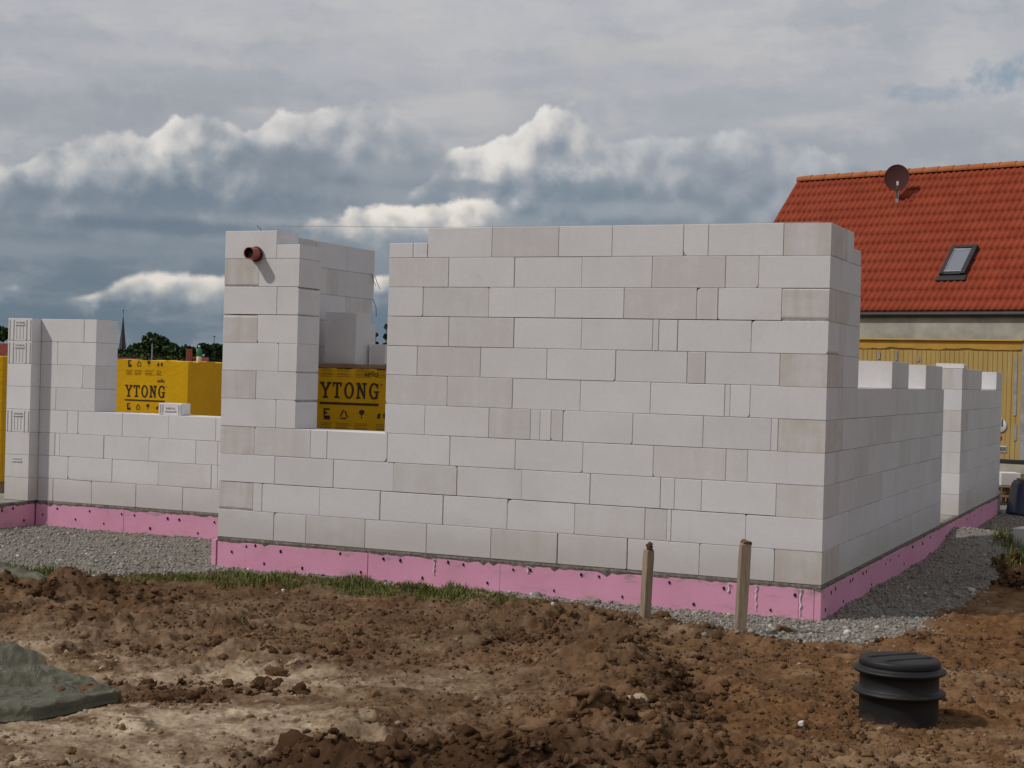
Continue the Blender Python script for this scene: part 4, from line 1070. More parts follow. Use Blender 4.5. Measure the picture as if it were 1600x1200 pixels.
# left pack behind the low wing
rz2 = RZC - math.radians(16)
pr_ = (-11.42, 7.74); W2, D2 = 1.30, 1.35
c2, s2 = math.cos(rz2), math.sin(rz2)
fl = (pr_[0] - c2 * W2, pr_[1] - s2 * W2); p = place(fl, rz2, W2, D2)
pack((p[0], p[1], 0), rz2, 'yellow wrapped pack behind the low sill, a green bottle on its top', W2, D2, 1.585, px=W2 / 2 - 1.055, zt=1.21)
# left edge pack
rz3 = RZC - math.radians(5); W3, D3 = 1.25, 1.25
fl = (-10.02 - math.cos(rz3) * W3, 2.23 - math.sin(rz3) * W3); p = place(fl, rz3, W3, D3)
pack((p[0], p[1], 0), rz3, 'yellow wrapped pack at the left edge, half hidden by the grooved wall end', W3, D3, 1.575)
# pack further back seen in the slit beside the front wall
p = (-8.6, 8.6)
pack((p[0], p[1], 0), RZC, 'yellow wrapped pack in the gap just left of the big wall, furthest back', 1.25, 1.25, 1.66)
# board and loose blocks on the right pack
bx0, by0 = place(PFL, RZC, PW, PD)
bd = MB(); bd.box(-.325, .325, -.215, .21, 0, .038, .004)
o = bd.build('board', PLANK); o.location = (bx0, by0, 1.548); o.rotation_euler = (0, 0, RZC); tag(o, 'brown board lying on top of the wrapped pack under the loose blocks', 'board')
def on_pack(lx, ly, z): c, s_ = math.cos(RZC), math.sin(RZC); return (bx0 + c * lx - s_ * ly, by0 + s_ * lx + c * ly, z)
loose_block(on_pack(-.065, .02, 1.587), RZC - math.radians(24), (.335, .27, .485), 'tall white block standing upright on the board on the wrapped pack', seed=31, bri=1.0)
loose_block(on_pack(.235, .10, 1.587), RZC - math.radians(6), (.14, .20, .195), 'white block lying low behind the upright block on the wrapped pack', seed=32, bri=.98)

# bottle on the left pack
def bottle(loc):
    e = empty('bottle', loc, label='green plastic bottle standing on top of the yellow pack', cat='bottle')
    mb = MB(); mb.lathe([(0, 0), (.036, 0), (.04, .01), (.04, .075), (.036, .09)], 20); mb.build('bottle_base', LABELW, e, True)
    mb = MB(); mb.lathe([(.036, .09), (.04, .11), (.041, .17), (.032, .20), (.014, .225), (.013, .24)], 20); mb.build('bottle_body', BOTG, e, True)
    mb = MB(); mb.lathe([(.016, .238), (.016, .26), (0, .26)], 16); mb.build('cap', WHITEP, e, True)
bottle((-11.56, 8.20, 1.583))

# ------------------------------------------------------------------ posts
def post(loc, h, w_, rz, lean, label, top=0.0, seed=1):
    e = empty('wooden_stake', loc, rz, label=label, cat='stake', group='wooden setting-out stakes'); rg = random.Random(seed)
    n = 12; v = []; f = []
    sec = [(-.5, -.44), (-.44, -.5), (.44, -.5), (.5, -.44), (.5, .44), (.44, .5), (-.44, .5), (-.5, .44)]
    for i in range(n + 1):
        t = i / n; z = -.15 + (h + .15) * t; k = 1 + rg.uniform(-.02, .02)
        if t > .93: k *= .97
        ox = lean[0] * z; oy = lean[1] * z
        for a, b_ in sec: v.append((a * w_ * k + ox + rg.uniform(-.0008, .0008), b_ * w_ * k + oy, z))
    for i in range(n):
        for k in range(8): f.append([i * 8 + k, i * 8 + (k + 1) % 8, (i + 1) * 8 + (k + 1) % 8, (i + 1) * 8 + k])
    base = n * 8
    tip = len(v)
    for a, b_ in sec: v.append((a * w_ * (.82 - top * .5) + lean[0] * h, b_ * w_ * (.82 - top * .5) + lean[1] * h, h + .006 + top * .03))
    for k in range(8): f.append([base + k, base + (k + 1) % 8, tip + (k + 1) % 8, tip + k])
    f.append([tip + k for k in range(8)])
    mb = MB(); mb.add(v, f); mb.build('stake_shaft', WOOD, e)
    return e
def clod(loc, r, label, seed, name='earth_clod', mat=CLODM, tint=.6, sq=.8, sub=3, cat='clod', jag=.5):
    v, f = rock_protos(1, sub, seed, sq, jag)[0]
    me = npmesh(name, v * r, f, np.full(len(v), tint)); o = link(name, me, mat); o.location = loc; return tag(o, label, cat)
z1 = hz(-1.04, -1.01)
post((-1.05, -1.02, z1), .285 - z1, .062, RZC + math.radians(28), (.035, .0), 'squared wooden stake further from the corner, a clod on its flat top', seed=2)
clod((-1.033, -1.015, .285 + .030), .026, 'small brown clod perched on top of the left stake', 3, sq=1.0, tint=.5)
z2 = hz(-.36, -.93)
post((-.365, -.935, z2), .37 - z2, .074, RZC + math.radians(6), (.035, .0), 'wooden stake nearest the house corner with earth on its tip', top=.3, seed=5)
clod((-.343, -.935, .383), .036, 'brown earth cap on the tip of the right stake', 8, sq=.55, tint=.72)

# ------------------------------------------------------------------ black inspection shaft
sx, sy = wd(2.10, 8.20); sz = hz(sx, sy) - .01
e = empty('inspection_shaft', (sx, sy, sz), RZC, label='round black plastic shaft with two flanges and a lid standing in the soil', cat='shaft')
mb = MB()
KZ = .88
def sq(pr): return [(r * .965 if r > .23 else r, z * KZ if z > 0 else z) for r, z in pr]
mb.lathe(sq([(.205, -.3), (.206, .10), (.207, .150), (.212, .158), (.246, .170), (.251, .178), (.250, .186), (.212, .196), (.207, .204), (.206, .275), (.212, .286), (.246, .300), (.252, .308), (.251, .316), (.235, .323), (.216, .326), (.214, .336), (.19, .337)]), 96)
mb.build('shaft_body', BLACKP, e, True)
mb = MB()
mb.lathe(sq([(.200, .330), (.209, .334), (.211, .345), (.211, .368), (.205, .378), (.19, .381), (.12, .384), (0, .385)]), 96)
lid = mb.build('lid', BLACKP, e, True)
mb = MB()   # raised ribs on the lid
for x0, ln, r in ((-.07, .30, 25), (.06, .32, 25)):
    m = Matrix.Rotation(math.radians(r), 4, 'Z'); mb.box(-ln / 2, ln / 2, x0 - .013, x0 + .013, .376 * KZ, .391 * KZ, .005, 0, None, m)
mb.build('lid_rib', BLACKP, lid)
mb = MB(); mb.box(.11, .125, -.208, -.19, -.03, .015, .003); mb.build('cable_stub', BLACKP, e)
for i in range(26):
    pass

# ------------------------------------------------------------------ tarpaulins
def tarp_mat():
    m, t, b = newmat('olive_tarpaulin')
    geo = t.new('ShaderNodeNewGeometry'); pos = geo.outputs['Position']
    n = t.noise(pos, 4, 6, .65)
    c = t.mix(t.remap(n, .35, .65), (.066, .062, .038), (.112, .106, .070))
    c = t.mix(t.smooth(t.noise(pos, 11, 6, .7, w=3), .56, .7), c, (.17, .13, .085))
    t.put(b.inputs['Base Color'], c); b.inputs['Roughness'].default_value = .48; b.inputs['Specular IOR Level'].default_value = .28
    bn = t.new('ShaderNodeBump'); bn.inputs['Strength'].default_value = .22; bn.inputs['Distance'].default_value = .02
    cre = t.math('ABSOLUTE', t.math('SUBTRACT', t.noise(pos, 5.5, 3, .5, 1.8), .5)); cr2 = t.math('ABSOLUTE', t.math('SUBTRACT', t.noise(pos, 14, 3, .5, 1.2), .5))
    t.put(bn.inputs['Height'], t.math('ADD', t.math('MULTIPLY', t.smooth(cre, .10, 0), 1.0), t.math('MULTIPLY', t.smooth(cr2, .09, 0), .35))); t.l.new(bn.outputs[0], b.inputs['Normal'])
    return m
TARP = tarp_mat()
def tarp_sheet():
    # outline in local metres (a, d): right of / ahead of the viewpoint
    near = [(-3.9, 7.15), (-3.2, 7.30), (-2.52, 7.60), (-2.33, 7.66), (-2.15, 7.85), (-2.03, 8.10), (-2.03, 8.22)]
    far = [(-4.6, 9.5), (-3.9, 9.5), (-3.05, 9.42), (-2.80, 9.22), (-2.52, 8.85), (-2.27, 8.62), (-2.06, 8.32)]
    nu, nv = 150, 90; V = np.zeros((nu, nv, 3))
    na = np.interp(np.linspace(0, 6, nu), range(7), [p[0] for p in near]); nd = np.interp(np.linspace(0, 6, nu), range(7), [p[1] for p in near])
    fa = np.interp(np.linspace(0, 6, nu), range(7), [p[0] for p in far]); fd = np.interp(np.linspace(0, 6, nu), range(7), [p[1] for p in far])
    vv = np.linspace(0, 1, nv)[None]
    A = na[:, None] * (1 - vv) + fa[:, None] * vv; Dq = nd[:, None] * (1 - vv) + fd[:, None] * vv
    Dq = Dq - .05 * np.exp(-((vv - .045) / .03) ** 2); X, Y = wd(A, Dq); G = height(X, Y, False)
    U = np.linspace(0, 1, nu)[:, None] * np.ones((1, nv)); VV = vv * np.ones((nu, 1))
    edge = sstep(VV, .008, .035) * sstep(VV, 1.0, .97) * sstep(U, 1.0, .97)
    folds = (.5 - np.abs(fbm(A * .7 + Dq * .9, Dq * .5 - A * .4, 2.6, 2, 201)) * 3.2).clip(0, 1) ** 3 * .12 + (.5 - np.abs(fbm(A - Dq * .5, (A + Dq) * .8, 6.0, 2, 204)) * 3.5).clip(0, 1) ** 2 * .045
    ridge1 = .060 * np.exp(-((Dq - (9.05 + .45 * (A + 3.0))) / .085) ** 2) * sstep(A, -2.4, -3.0)
    ridge2 = .065 * np.exp(-((Dq - (8.55 - .35 * (A + 2.6))) / .05) ** 2) * sstep(A, -2.25, -2.7)
    peak = .075 * np.exp(-(((A + 3.02) / .16) ** 2 + ((Dq - 9.45) / .18) ** 2))
    body = .018 + .045 * np.exp(-((VV - .08) / .08) ** 2) + folds + ridge1 + ridge2 + peak
    Z = G + .008 + edge * body
    Vt = np.stack([X, Y, Z], -1).reshape(-1, 3); idx = np.arange(nu * nv).reshape(nu, nv)
    Q = np.stack([idx[:-1, :-1], idx[1:, :-1], idx[1:, 1:], idx[:-1, 1:]], -1).reshape(-1, 4)
    o = link('tarpaulin', npmesh('tarpaulin', Vt, Q), TARP, smooth=True)
    sm = o.modifiers.new('thick', 'SOLIDIFY'); sm.thickness = .003
    tag(o, 'crumpled olive green tarpaulin spread on the pale earth at lower left', 'tarpaulin')
tarp_sheet()
def tarp_roll():
    mb = MB(); rg = random.Random(4); pts = []; rs = []
    for i in range(40):
        t = i / 39; a = -4.7 + 1.18 * t; dd = 12.45 - .68 * t ** 1.3; x, y = wd(a, dd)
        pts.append((x, y, hz(x, y) * .4 + (-.27) * .6 + .135 - .17 * max(0, t - .55) ** 1.1 + .012 * math.sin(i * .9))); rs.append(.10 - .045 * t + .008 * math.sin(i * 1.7) - (.03 * max(0, t - .9) * 10 * .6))
    mb.tube(pts, rs, 18)
    o = mb.build('rolled_tarpaulin', TARP, None, True); tag(o, 'rolled grey green tarpaulin end lying on the soil heap by the left edge', 'tarpaulin')
tarp_roll()
x, y = wd(-3.78, 11.95); clod((x, y, hz(x, y) + .03), .055, 'rounded orange brown lump beneath the rolled tarpaulin', 21, tint=.80, sq=.95, jag=.25)

# notable stones
def stone(a, dd, r, label, seed, tint=.95, sq=.7, mat=None, sink=.4, cat='stone', name='stone', jag=.6):
    x, y = wd(a, dd); return clod((x, y, hz(x, y) + r * (.5 - sink)), r, label, seed, name, mat or CLODM, tint, sq, 3, cat, jag)
stone(.725, 8.30, .062, 'pale angular stone on the dark soil below the left stake', 31, tint=1.0, sq=.75, jag=.7)
stone(.48, 8.15, .085, 'large flat topped clod of earth left of the pale stone', 32, tint=.62, sq=.55)
stone(-.19, 7.75, .06, 'big dark clod sitting alone on the trampled earth', 33, tint=.22, sq=.75)
stone(.17, 7.42, .085, 'lumpy pale brown clod on the near heap', 34, tint=.72)
stone(-.63, 7.35, .045, 'small brown lump at the bottom of the trampled patch', 35, tint=.55)
stone(-.92, 6.93, .07, 'pointed dark clod crowning the nearest heap at the bottom edge', 36, tint=.2, sq=1.0)
stone(1.17, 11.55, .055, 'round brown clod beside the foot of the left stake', 37, tint=.5)
stone(2.02, 11.15, .045, 'brown clod on the edge of the gravel right of the stakes', 38, tint=.55)
stone(-1.33, 9.0, .055, 'brown clod with a dark side in the middle of the left ground', 39, tint=.5)
stone(.25, 12.25, .055, 'pale grey stone leaning on the pink boards', 40, tint=.35, mat=GSTONE, sq=.6)
stone(3.3, 9.25, .10, 'brown clod pile at the right edge level with the black shaft', 41, tint=.6, sq=.6)
# white crumbs of block scattered about
rg = random.Random(77)
for i, (a, dd) in enumerate([(.42, 11.75), (.47, 11.6), (.36, 11.85), (.55, 11.3), (-4.5, 14.2), (-3.7, 14.55), (-4.4, 13.4), (-4.05, 14.0), (1.72, 11.9), (2.47, 11.15), (-2.65, 13.6), (4.02, 13.35), (-3.2, 12.75), (1.55, 8.0), (-1.8, 12.45), (-3.95, 14.5)]):
    x, y = wd(a, dd)
    mb = MB(); r = rg.uniform(.010, .024) * (1.6 if i in (4, 11, 9) else 1)
    mb.box(-r, r, -r * .7, r * .7, -.01, r * .8, r * .25, 0, (1.1, 0, .5), Matrix.Rotation(rg.uniform(0, 3), 4, 'Z') @ Matrix.Rotation(rg.uniform(-.4, .4), 4, 'X'))
    o = mb.build('block_crumb', AAC); o.location = (x, y, hz(x, y) + .006)
    tag(o, 'tiny white crumb of block lying on the ground', 'crumb', 'white crumbs scattered on gravel and soil')

# builder's string between the tops of the walls
mb = MB(); mb.tube([(-5.14, .10, 2.80), (-4.3, .095, 2.785), (-3.42, .09, 2.765), (-1.5, .06, 2.757), (-.1, .05, 2.758)], .002, 5)
tag(mb.build('builders_string', STRING), "thin string stretched along the tops of the front wall", 'string')

# ------------------------------------------------------------------ tub and board at the far right
tx, ty = wd(7.35, 21.6)
tx, ty = .52, 11.62
e = empty('mortar_tub', (tx, ty, -.275), RZC, label='dark blue plastic tub turned upside down at the far right edge', cat='tub')
mb = MB(); v = []; f = []
prof_t = [(.42, 0, .27), (.45, 0.0, .30), (.45, .05, .30), (.415, .06, .27), (.36, .44, .21), (.33, .49, .18)]
n = 40
for hx, z, hy in prof_t:
    for k in range(n):
        t = 2 * math.pi * k / n; c_, s_ = math.cos(t), math.sin(t); pw = .38
        v.append((hx * math.copysign(abs(c_) ** pw, c_), hy * math.copysign(abs(s_) ** pw, s_), z))
for i in range(len(prof_t) - 1):
    for k in range(n): f.append([i * n + k, i * n + (k + 1) % n, (i + 1) * n + (k + 1) % n, (i + 1) * n + k])
f.append([(len(prof_t) - 1) * n + k for k in range(n)])
mb.add(v, f); mb.build('tub_shell', NAVY, e, True)
mb = MB(); mb.box(-.35, .55, -.12, .10, 0, .03, .004)
o = mb.build('board', PLANK); o.location = (tx + .05, ty, .217); o.rotation_euler = (0, 0, RZC + .05); tag(o, 'brown plank lying across the blue tub', 'board')
stone_x, stone_y = .05, 11.22
mb = MB(); mb.box(-.03, .03, -.03, .03, 0, .06, .008, 0, (1.1, 0, .2)); o = mb.build('block_crumb', AAC); o.location = (.02, 11.45, .05)
o.location = (.06, 11.50, -.27)
tag(o, 'small white chunk on the ground at the foot of the dark blue tub', 'crumb')

# ------------------------------------------------------------------ yellow site wagon
def wagon():
    ang = -.20; L, Wd, z0, z1 = 6.2, 2.3, .30, 2.36
    R_ = (-.22, 16.14); ox, oy = R_[0] - math.cos(ang) * L, R_[1] - math.sin(ang) * L
    e = empty('site_wagon', (ox, oy, 0), ang, label='yellow board clad site wagon parked behind the walls at right', cat='wagon')
    bmat = newmat('yellow_boards'); m, t, b = bmat
    tcn = t.new('ShaderNodeTexCoord'); p = tcn.outputs['Object']
    n = t.noise(t.vmath('MULTIPLY', p, (12, 2, 1.2)), 1.0, 6, .65)
    c = t.mix(t.remap(n, .3, .7), (.38, .255, .075), (.50, .345, .125))
    n2 = t.noise(t.vmath('MULTIPLY', p, (1, 1, 1)), 2.2, 6, .7); c = t.mix(t.math('MULTIPLY', t.smooth(n2, .55, .72), .5), c, (.42, .33, .22))
    t.put(b.inputs['Base Color'], c); b.inputs['Roughness'].default_value = .75
    mb = MB(); x = .0; rg = random.Random(3)
    while x < L - .08:
        o = rg.uniform(0, .004); mb.box(x + .002, x + .083, o, .03, z0, z1 - .20, .004); x += .085
    mb.box(0, L, .025, Wd, z0, z1 - .03)
    body = mb.build('board_cladding', m, e)
    mb = MB(); n = 60; v = []; f = []
    for i in range(n + 1):
        xx = L * i / n; zz = z1 - .165 + .008 * math.sin(i * 1.9) + .012 * math.sin(i * .53) + rg.uniform(-.006, .006)
        v += [(xx, -.006, zz), (xx, -.006, z1 - .03), (xx, .02, z1 - .03), (xx, .02, zz)]
    for i in range(n):
        for k in range(4): f.append([i * 4 + k, i * 4 + (k + 1) % 4, i * 4 + 4 + (k + 1) % 4, i * 4 + 4 + k])
    mb.add(v, f); mb.build('painted_frieze', YEL2, e)
    mb = MB(); mb.box(-.05, L + .02, -.05, Wd + .05, z1 - .025, z1 + .005, .008); 
    mb.lathe([(0, 0)], 3) if False else None
    mb.build('roof_edge', YEL2, e)
    mb = MB(); mb.box(L + .003, L + .11, -.012, .10, z0, z1 - .03, .006); mb.build('corner_post', GREYM, e)
    mb = MB(); mb.box(-.02, L + .12, -.02, .05, z0 - .075, z0 - .003, .006); mb.box(.3, .36, .0, Wd, z0 - .12, z0 - .076)
    for xx in (1.0, 5.0): mb.box(xx - .05, xx + .05, 1.1, 1.25, -.2, z0 - .07, .01)
    mb.box(L - .62, L - .585, .02, .06, -.27, z0 - .076, .004)
    mb.build('chassis', STEEL, e)
    for xx in (1.0, 4.6):
        for yy in (.2, Wd - .2):
            mw = Matrix.Translation((xx, yy, .12)) @ Matrix.Rotation(math.radians(90), 4, 'X')
            mb = MB(); mb.lathe([(0, -.08), (.2, -.08), (.30, -.09), (.36, -.07), (.38, 0), (.36, .07), (.30, .09), (.2, .08), (0, .08)], 32, mat=mw); mb.build('wheel', STEEL, e, True)
    # speed disc, reflector, number plate, peeled patches
    mw = Matrix.Translation((L - .345, -.012, .88)) @ Matrix.Rotation(math.radians(90), 4, 'X')
    mb = MB(); mb.lathe([(0, .008), (.115, .008), (.12, .004), (.12, -.006)], 40, mat=mw); disc = mb.build('round_sign', WHITEP, e, True)
    mb = MB(); mb.box(L - .315, L - .290, -.0235, -.018, .86, .99); mb.build('painted_stroke', STEEL, disc)
    mw = Matrix.Translation((L - .355, -.012, .68)) @ Matrix.Rotation(math.radians(90), 4, 'X')
    mb = MB(); mb.lathe([(0, .016), (.035, .012), (.045, .004), (.045, -.006)], 28, mat=mw); mb.build('reflector', REDR, e, True)
    mb = MB(); mb.box(L - .44, L - .22, -.014, -.004, .42, .53, .002); pl = mb.build('number_plate', WHITEP, e)
    mb = MB(); rg = random.Random(5)
    for k in range(6): mb.box(L - .425 + k * .034, L - .425 + k * .034 + .024, -.0185, -.013, .437, .513)
    mb.build('plate_marks', PLATE, pl)
    mb = MB()
    for xx, za, zb, ww in ((L - .12, 1.05, 2.10, .05), (L - .10, .62, .92, .05), (L - 2.60, 1.98, 2.14, .045), (L - 2.27, 1.96, 2.16, .04), (L - 1.86, 1.95, 2.06, .045)):
        mb = MB(); mb.prism([(xx, za), (xx + ww, za + .02), (xx + ww * .9, zb - .03), (xx + ww * .5, zb), (xx + .003, zb - .04)], -.0095, .001)
        mb.build('peeled_patch', GREYM, e)
wagon()

# ------------------------------------------------------------------ neighbour's house with tiled roof
def tile_mat():
    m, t, b = newmat('red_clay_tiles')
    tcn = t.new('ShaderNodeTexCoord'); p = tcn.outputs['Object']
    sx_ = t.new('ShaderNodeSeparateXYZ'); t.put(sx_.inputs[0], p)
    cell = t.comb(t.math('FLOOR', t.math('DIVIDE', sx_.outputs[0], .30)), t.math('FLOOR', t.math('DIVIDE', sx_.outputs[1], .335)), 0)
    wn = t.new('ShaderNodeTexWhiteNoise'); t.put(wn.inputs['Vector'], cell)
    c = t.mix(wn.outputs[0], (.25, .038, .014), (.30, .052, .019))
    n = t.noise(p, 1.2, 6, .65); c = t.mix(t.math('MULTIPLY', t.remap(n, .42, .7), .25), c, (.18, .034, .016))
    t.put(b.inputs['Base Color'], c); b.inputs['Roughness'].default_value = .85; b.inputs['Specular IOR Level'].default_value = .3
    return m
TILE = tile_mat()
RIDGE = simple('ridge_tile', (.40, .12, .035), .7, .15, 3)
def neighbour():
    al, phi, L = -.2837, .7953, 5.0
    P0 = (-7.9929, 24.516, 3.1738)
    e = empty('neighbour_house', (P0[0], P0[1], -.3), al, label='plastered house with a steep red tiled roof at right', cat='house')
    zb = P0[2] + .3; LEN = 15.0; run = L * math.cos(phi); rise = L * math.sin(phi); DEP = 2 * run
    # roof frame local: x along eave, y up the slope
    rm = Matrix.Translation((0, 0, zb)) @ Matrix.Rotation(phi, 4, 'X')
    # front slope : pantiles, profile waves across and a step at each course
    def slope(nx_per=8, x0=0.0, x1=LEN):
        pitch = .15; nw = int(LEN / pitch); nxs = nw * nx_per + 1; rows = 15; rl = L / rows
        xs = np.linspace(0, nw * pitch, nxs); ph = (xs / pitch) % 1.0
        prof = np.where(ph < .62, np.sin(ph / .62 * np.pi) * .026, -np.sin((ph - .62) / .38 * np.pi) * .008)
        ys = []; zo = []; 
        for r in range(rows):
            ys += [r * rl, r * rl + .001, (r + 1) * rl - .001]; zo += [0.0, .030, .006]
        ys.append(L); zo.append(0)
        ys = np.array(ys); zo = np.array(zo)
        jx = vnoise(np.floor(xs / .30)[None] * 1.0 + .5, np.arange(len(ys))[:, None] // 3 + .5, 5) * .006
        X, Yy = np.meshgrid(xs, ys); Zz = prof[None] + zo[:, None] + jx
        # stagger the nose with the wave so the lower edge is scalloped
        Yy = Yy - prof[None] * .35
        V = np.stack([X, Yy, Zz], -1).reshape(-1, 3); nr, nc = X.shape; idx = np.arange(nr * nc).reshape(nr, nc)
        Q = np.stack([idx[:-1, :-1], idx[:-1, 1:], idx[1:, 1:], idx[1:, :-1]], -1).reshape(-1, 4)
        return V, Q
    V, Q = slope()
    o = link('roof', npmesh('roof', V, Q), TILE, e); o.matrix_local = rm
    roof = o
    # body of roof below the tiles + back slope + gable walls
    mb = MB()
    tri = [(0 + .08, -.0), (run * 2 - .0, .0)]
    v = [(.12, .02, zb - .05), (LEN, .02, zb - .05), (.12, DEP - .12, zb - .05), (LEN, DEP - .12, zb - .05), (.12, run, zb + rise - .08), (LEN, run, zb + rise - .08)]
    f = [(0, 1, 5, 4), (2, 4, 5, 3), (0, 4, 2), (1, 3, 5), (0, 2, 3, 1)]
    mb.add(v, f); mb.build('gable', CONC, e)
    mb = MB(); m2 = Matrix.Translation((0, DEP, zb)) @ Matrix.Rotation(math.pi - phi, 4, 'X'); mb.box(0, LEN, 0, L, -.05, -.01, 0, 0, None, m2); mb.build('back_roof', TILE, e)
    # ridge caps
    mb = MB(); x = -.05; k = 0
    while x < LEN:
        pr = [(math.cos(a) * .115, math.sin(a) * .10) for a in np.linspace(math.radians(-18), math.radians(198), 12)]
        sc0, sc1 = 1.0, 1.10; n = len(pr); zc = zb + rise + .005
        v = [(x, run + a * sc0, zc + b_ * sc0) for a, b_ in pr] + [(x + .42, run + a * sc1, zc + b_ * sc1 + .008) for a, b_ in pr]
        f = [[i, i + 1, i + 1 + n, i + n] for i in range(n - 1)] + [list(range(n)), list(range(n, 2 * n))[::-1]]
        mb.add(v, f); x += .385; k += 1
    rg_o = mb.build('ridge', RIDGE, roof); rg_o.matrix_parent_inverse = rm.inverted()
    # verge tiles
    mb = MB(); 
    for r in range(15): mb.box(-.035, .03, r * L / 15 - .005, (r + 1) * L / 15, -.06, .045 + .0, .008, 0, None, Matrix.Translation((0, 0, .0 + .004 * (r % 2))))
    mb.build('verge', TILE, roof)
    # walls
    mb = MB(); mb.box(.15, LEN, .0, DEP - .1, -.3, zb - .06); mb.build('wall', CONC, e)
    # gutter and fascia
    mb = MB(); mb.box(0, LEN, -.06, .36, zb - .09, zb - .035, .01)
    mb.tube([(-.03, -.07, zb - .075), (LEN, -.07, zb - .085)], .062, 14); mb.build('gutter', GUTTER, e, False)
    # skylight, on the roof frame
    def onroof(name, mbx, mat, par=roof, sm=False): q = mbx.build(name, mat, par, sm); return q
    sx0, sx1, sy0, sy1 = 5.19, 5.78, 1.10, 2.06
    mb = MB(); fw = .09
    mb.box(sx0, sx0 + fw, sy0, sy1, .0, .125, .008); mb.box(sx1 - fw, sx1 + .02, sy0, sy1, .0, .13, .008)
    mb.box(sx0 + fw, sx1 - fw, sy1 - fw, sy1, .0, .128, .008); mb.box(sx0 + fw, sx1 - fw, sy0, sy0 + .07, .0, .105, .008)
    mb.box(sx0 - .05, sx1 + .06, sy0 - .16, sy0, .02, .065, .008)
    sk = onroof('skylight', mb, STEEL)
    gl, t, b = newmat('skylight_glass'); t.put(b.inputs['Base Color'], (.20, .21, .25)); b.inputs['Roughness'].default_value = .08; b.inputs['Specular IOR Level'].default_value = .8
    mb = MB(); mb.box(sx0 + fw, sx1 - fw, sy0 + .07, sy1 - fw, .05, .098); q = mb.build('pane', gl, sk)
    mb = MB(); mb.box(sx0 + fw, sx1 - fw, sy0 + .071, sy0 + .10, .099, .118, .003); mb.box(sx0 + fw + .001, sx0 + fw + .018, sy0 + .101, sy1 - fw - .002, .099, .114, .002)
    mb.box(sx0 + fw + .02, sx1 - fw - .005, sy1 - fw - .06, sy1 - fw - .02, .099, .108, .002)
    mb.build('pane_trim', GREYM, sk)
    # satellite dish
    bx_, by_ = 3.117, 3.886
    base = rm @ Vector((bx_, by_, .02))
    dz = 0.0
    de = empty('satellite_dish', (0, 0, 0)); de.parent = e
    mat_dish = simple('maroon_dish', (.060, .016, .013), .85, .12, 3, spec=.4)
    top = base + Vector((0, 0, .46))
    mb = MB(); mb.tube([tuple(base - Vector((0, 0, .05))), tuple(top)], .022, 10); mb.build('mast', GREYM, de)
    # direction the dish faces (local): toward viewer, slightly up
    vw = Vector((CAM[0] - P0[0] - 3, CAM[1] - P0[1] + 1, 0)); vw.rotate(Matrix.Rotation(-al, 3, 'Z')); 
    face = Vector((vw.x, vw.y, 0)).normalized() + Vector((-.12, 0, .16)); face.normalize()
    q = face.to_track_quat('Z', 'Y').to_matrix().to_4x4(); cdish = top + Vector((0, 0, .09)) + face * .06
    mb = MB(); prof_ = [(0, 0), (.08, .002), (.16, .010), (.24, .024), (.295, .038), (.305, .045), (.300, .036), (.24, .016), (.16, .002), (.08, -.006), (0, -.008)]
    mb.lathe(prof_, 48, mat=Matrix.Translation(cdish) @ q @ Matrix.Diagonal((.97, 1.08, 1, 1)))
    mb.build('reflector', mat_dish, de, True)
    f2 = Matrix.Translation(cdish) @ q
    lnb = f2 @ Vector((.05, -.22, .30)); bot = f2 @ Vector((0, -.30, .03))
    mb = MB(); mb.tube([tuple(bot), tuple(f2 @ Vector((.03, -.32, .2))), tuple(lnb)], .010, 8); mb.build('feed_arm', GREYM, de)
    mb = MB(); mb.tube([tuple(lnb + Vector((0, 0, -.05))), tuple(lnb + Vector((0, 0, .05)))], .028, 12); mb.build('receiver_head', WHITEP, de)
    mb = MB(); mb.tube([tuple(base + Vector((.03, 0, .35))), tuple(base + Vector((.06, -.02, .1))), tuple(base + Vector((.02, 0, -.05)))], .010, 6); mb.build('cable', WHITEP, de)
    de['label'] = 'maroon dish near the ridge'
neighbour()

# ------------------------------------------------------------------ village beyond
def leafy(parent, name, centres, n, size, mat, seed):
    rg = np.random.default_rng(seed)
    C_ = np.array([c[:3] for c in centres]); R_ = np.array([c[3] for c in centres]); pw = R_ ** 2 / (R_ ** 2).sum()
    k = rg.choice(len(C_), n, p=pw); u = rg.normal(size=(n, 3)); u /= np.linalg.norm(u, axis=1)[:, None]
    rr = R_[k] * rg.uniform(.45, 1.08, n) ** .6
    P_ = C_[k] + u * rr[:, None] * np.array([1, 1, .85])
    a = rg.normal(size=(n, 3)); a /= np.linalg.norm(a, axis=1)[:, None]; b = np.cross(a, rg.normal(size=(n, 3))); b /= np.linalg.norm(b, axis=1)[:, None]
    s_ = size * rg.uniform(.6, 1.4, n)[:, None]
    V = np.stack([P_ - a * s_ - b * s_ * .5, P_ + a * s_ * .2 - b * s_, P_ + a * s_ + b * s_ * .3, P_ - a * s_ * .3 + b * s_], 1).reshape(-1, 3)
    Q = (np.arange(n) * 4)[:, None] + np.arange(4)[None]
    t = np.repeat(np.clip(rg.normal(.5, .25, n), 0, 1), 4)
    return link(name, npmesh(name, V, Q, t), mat, parent)
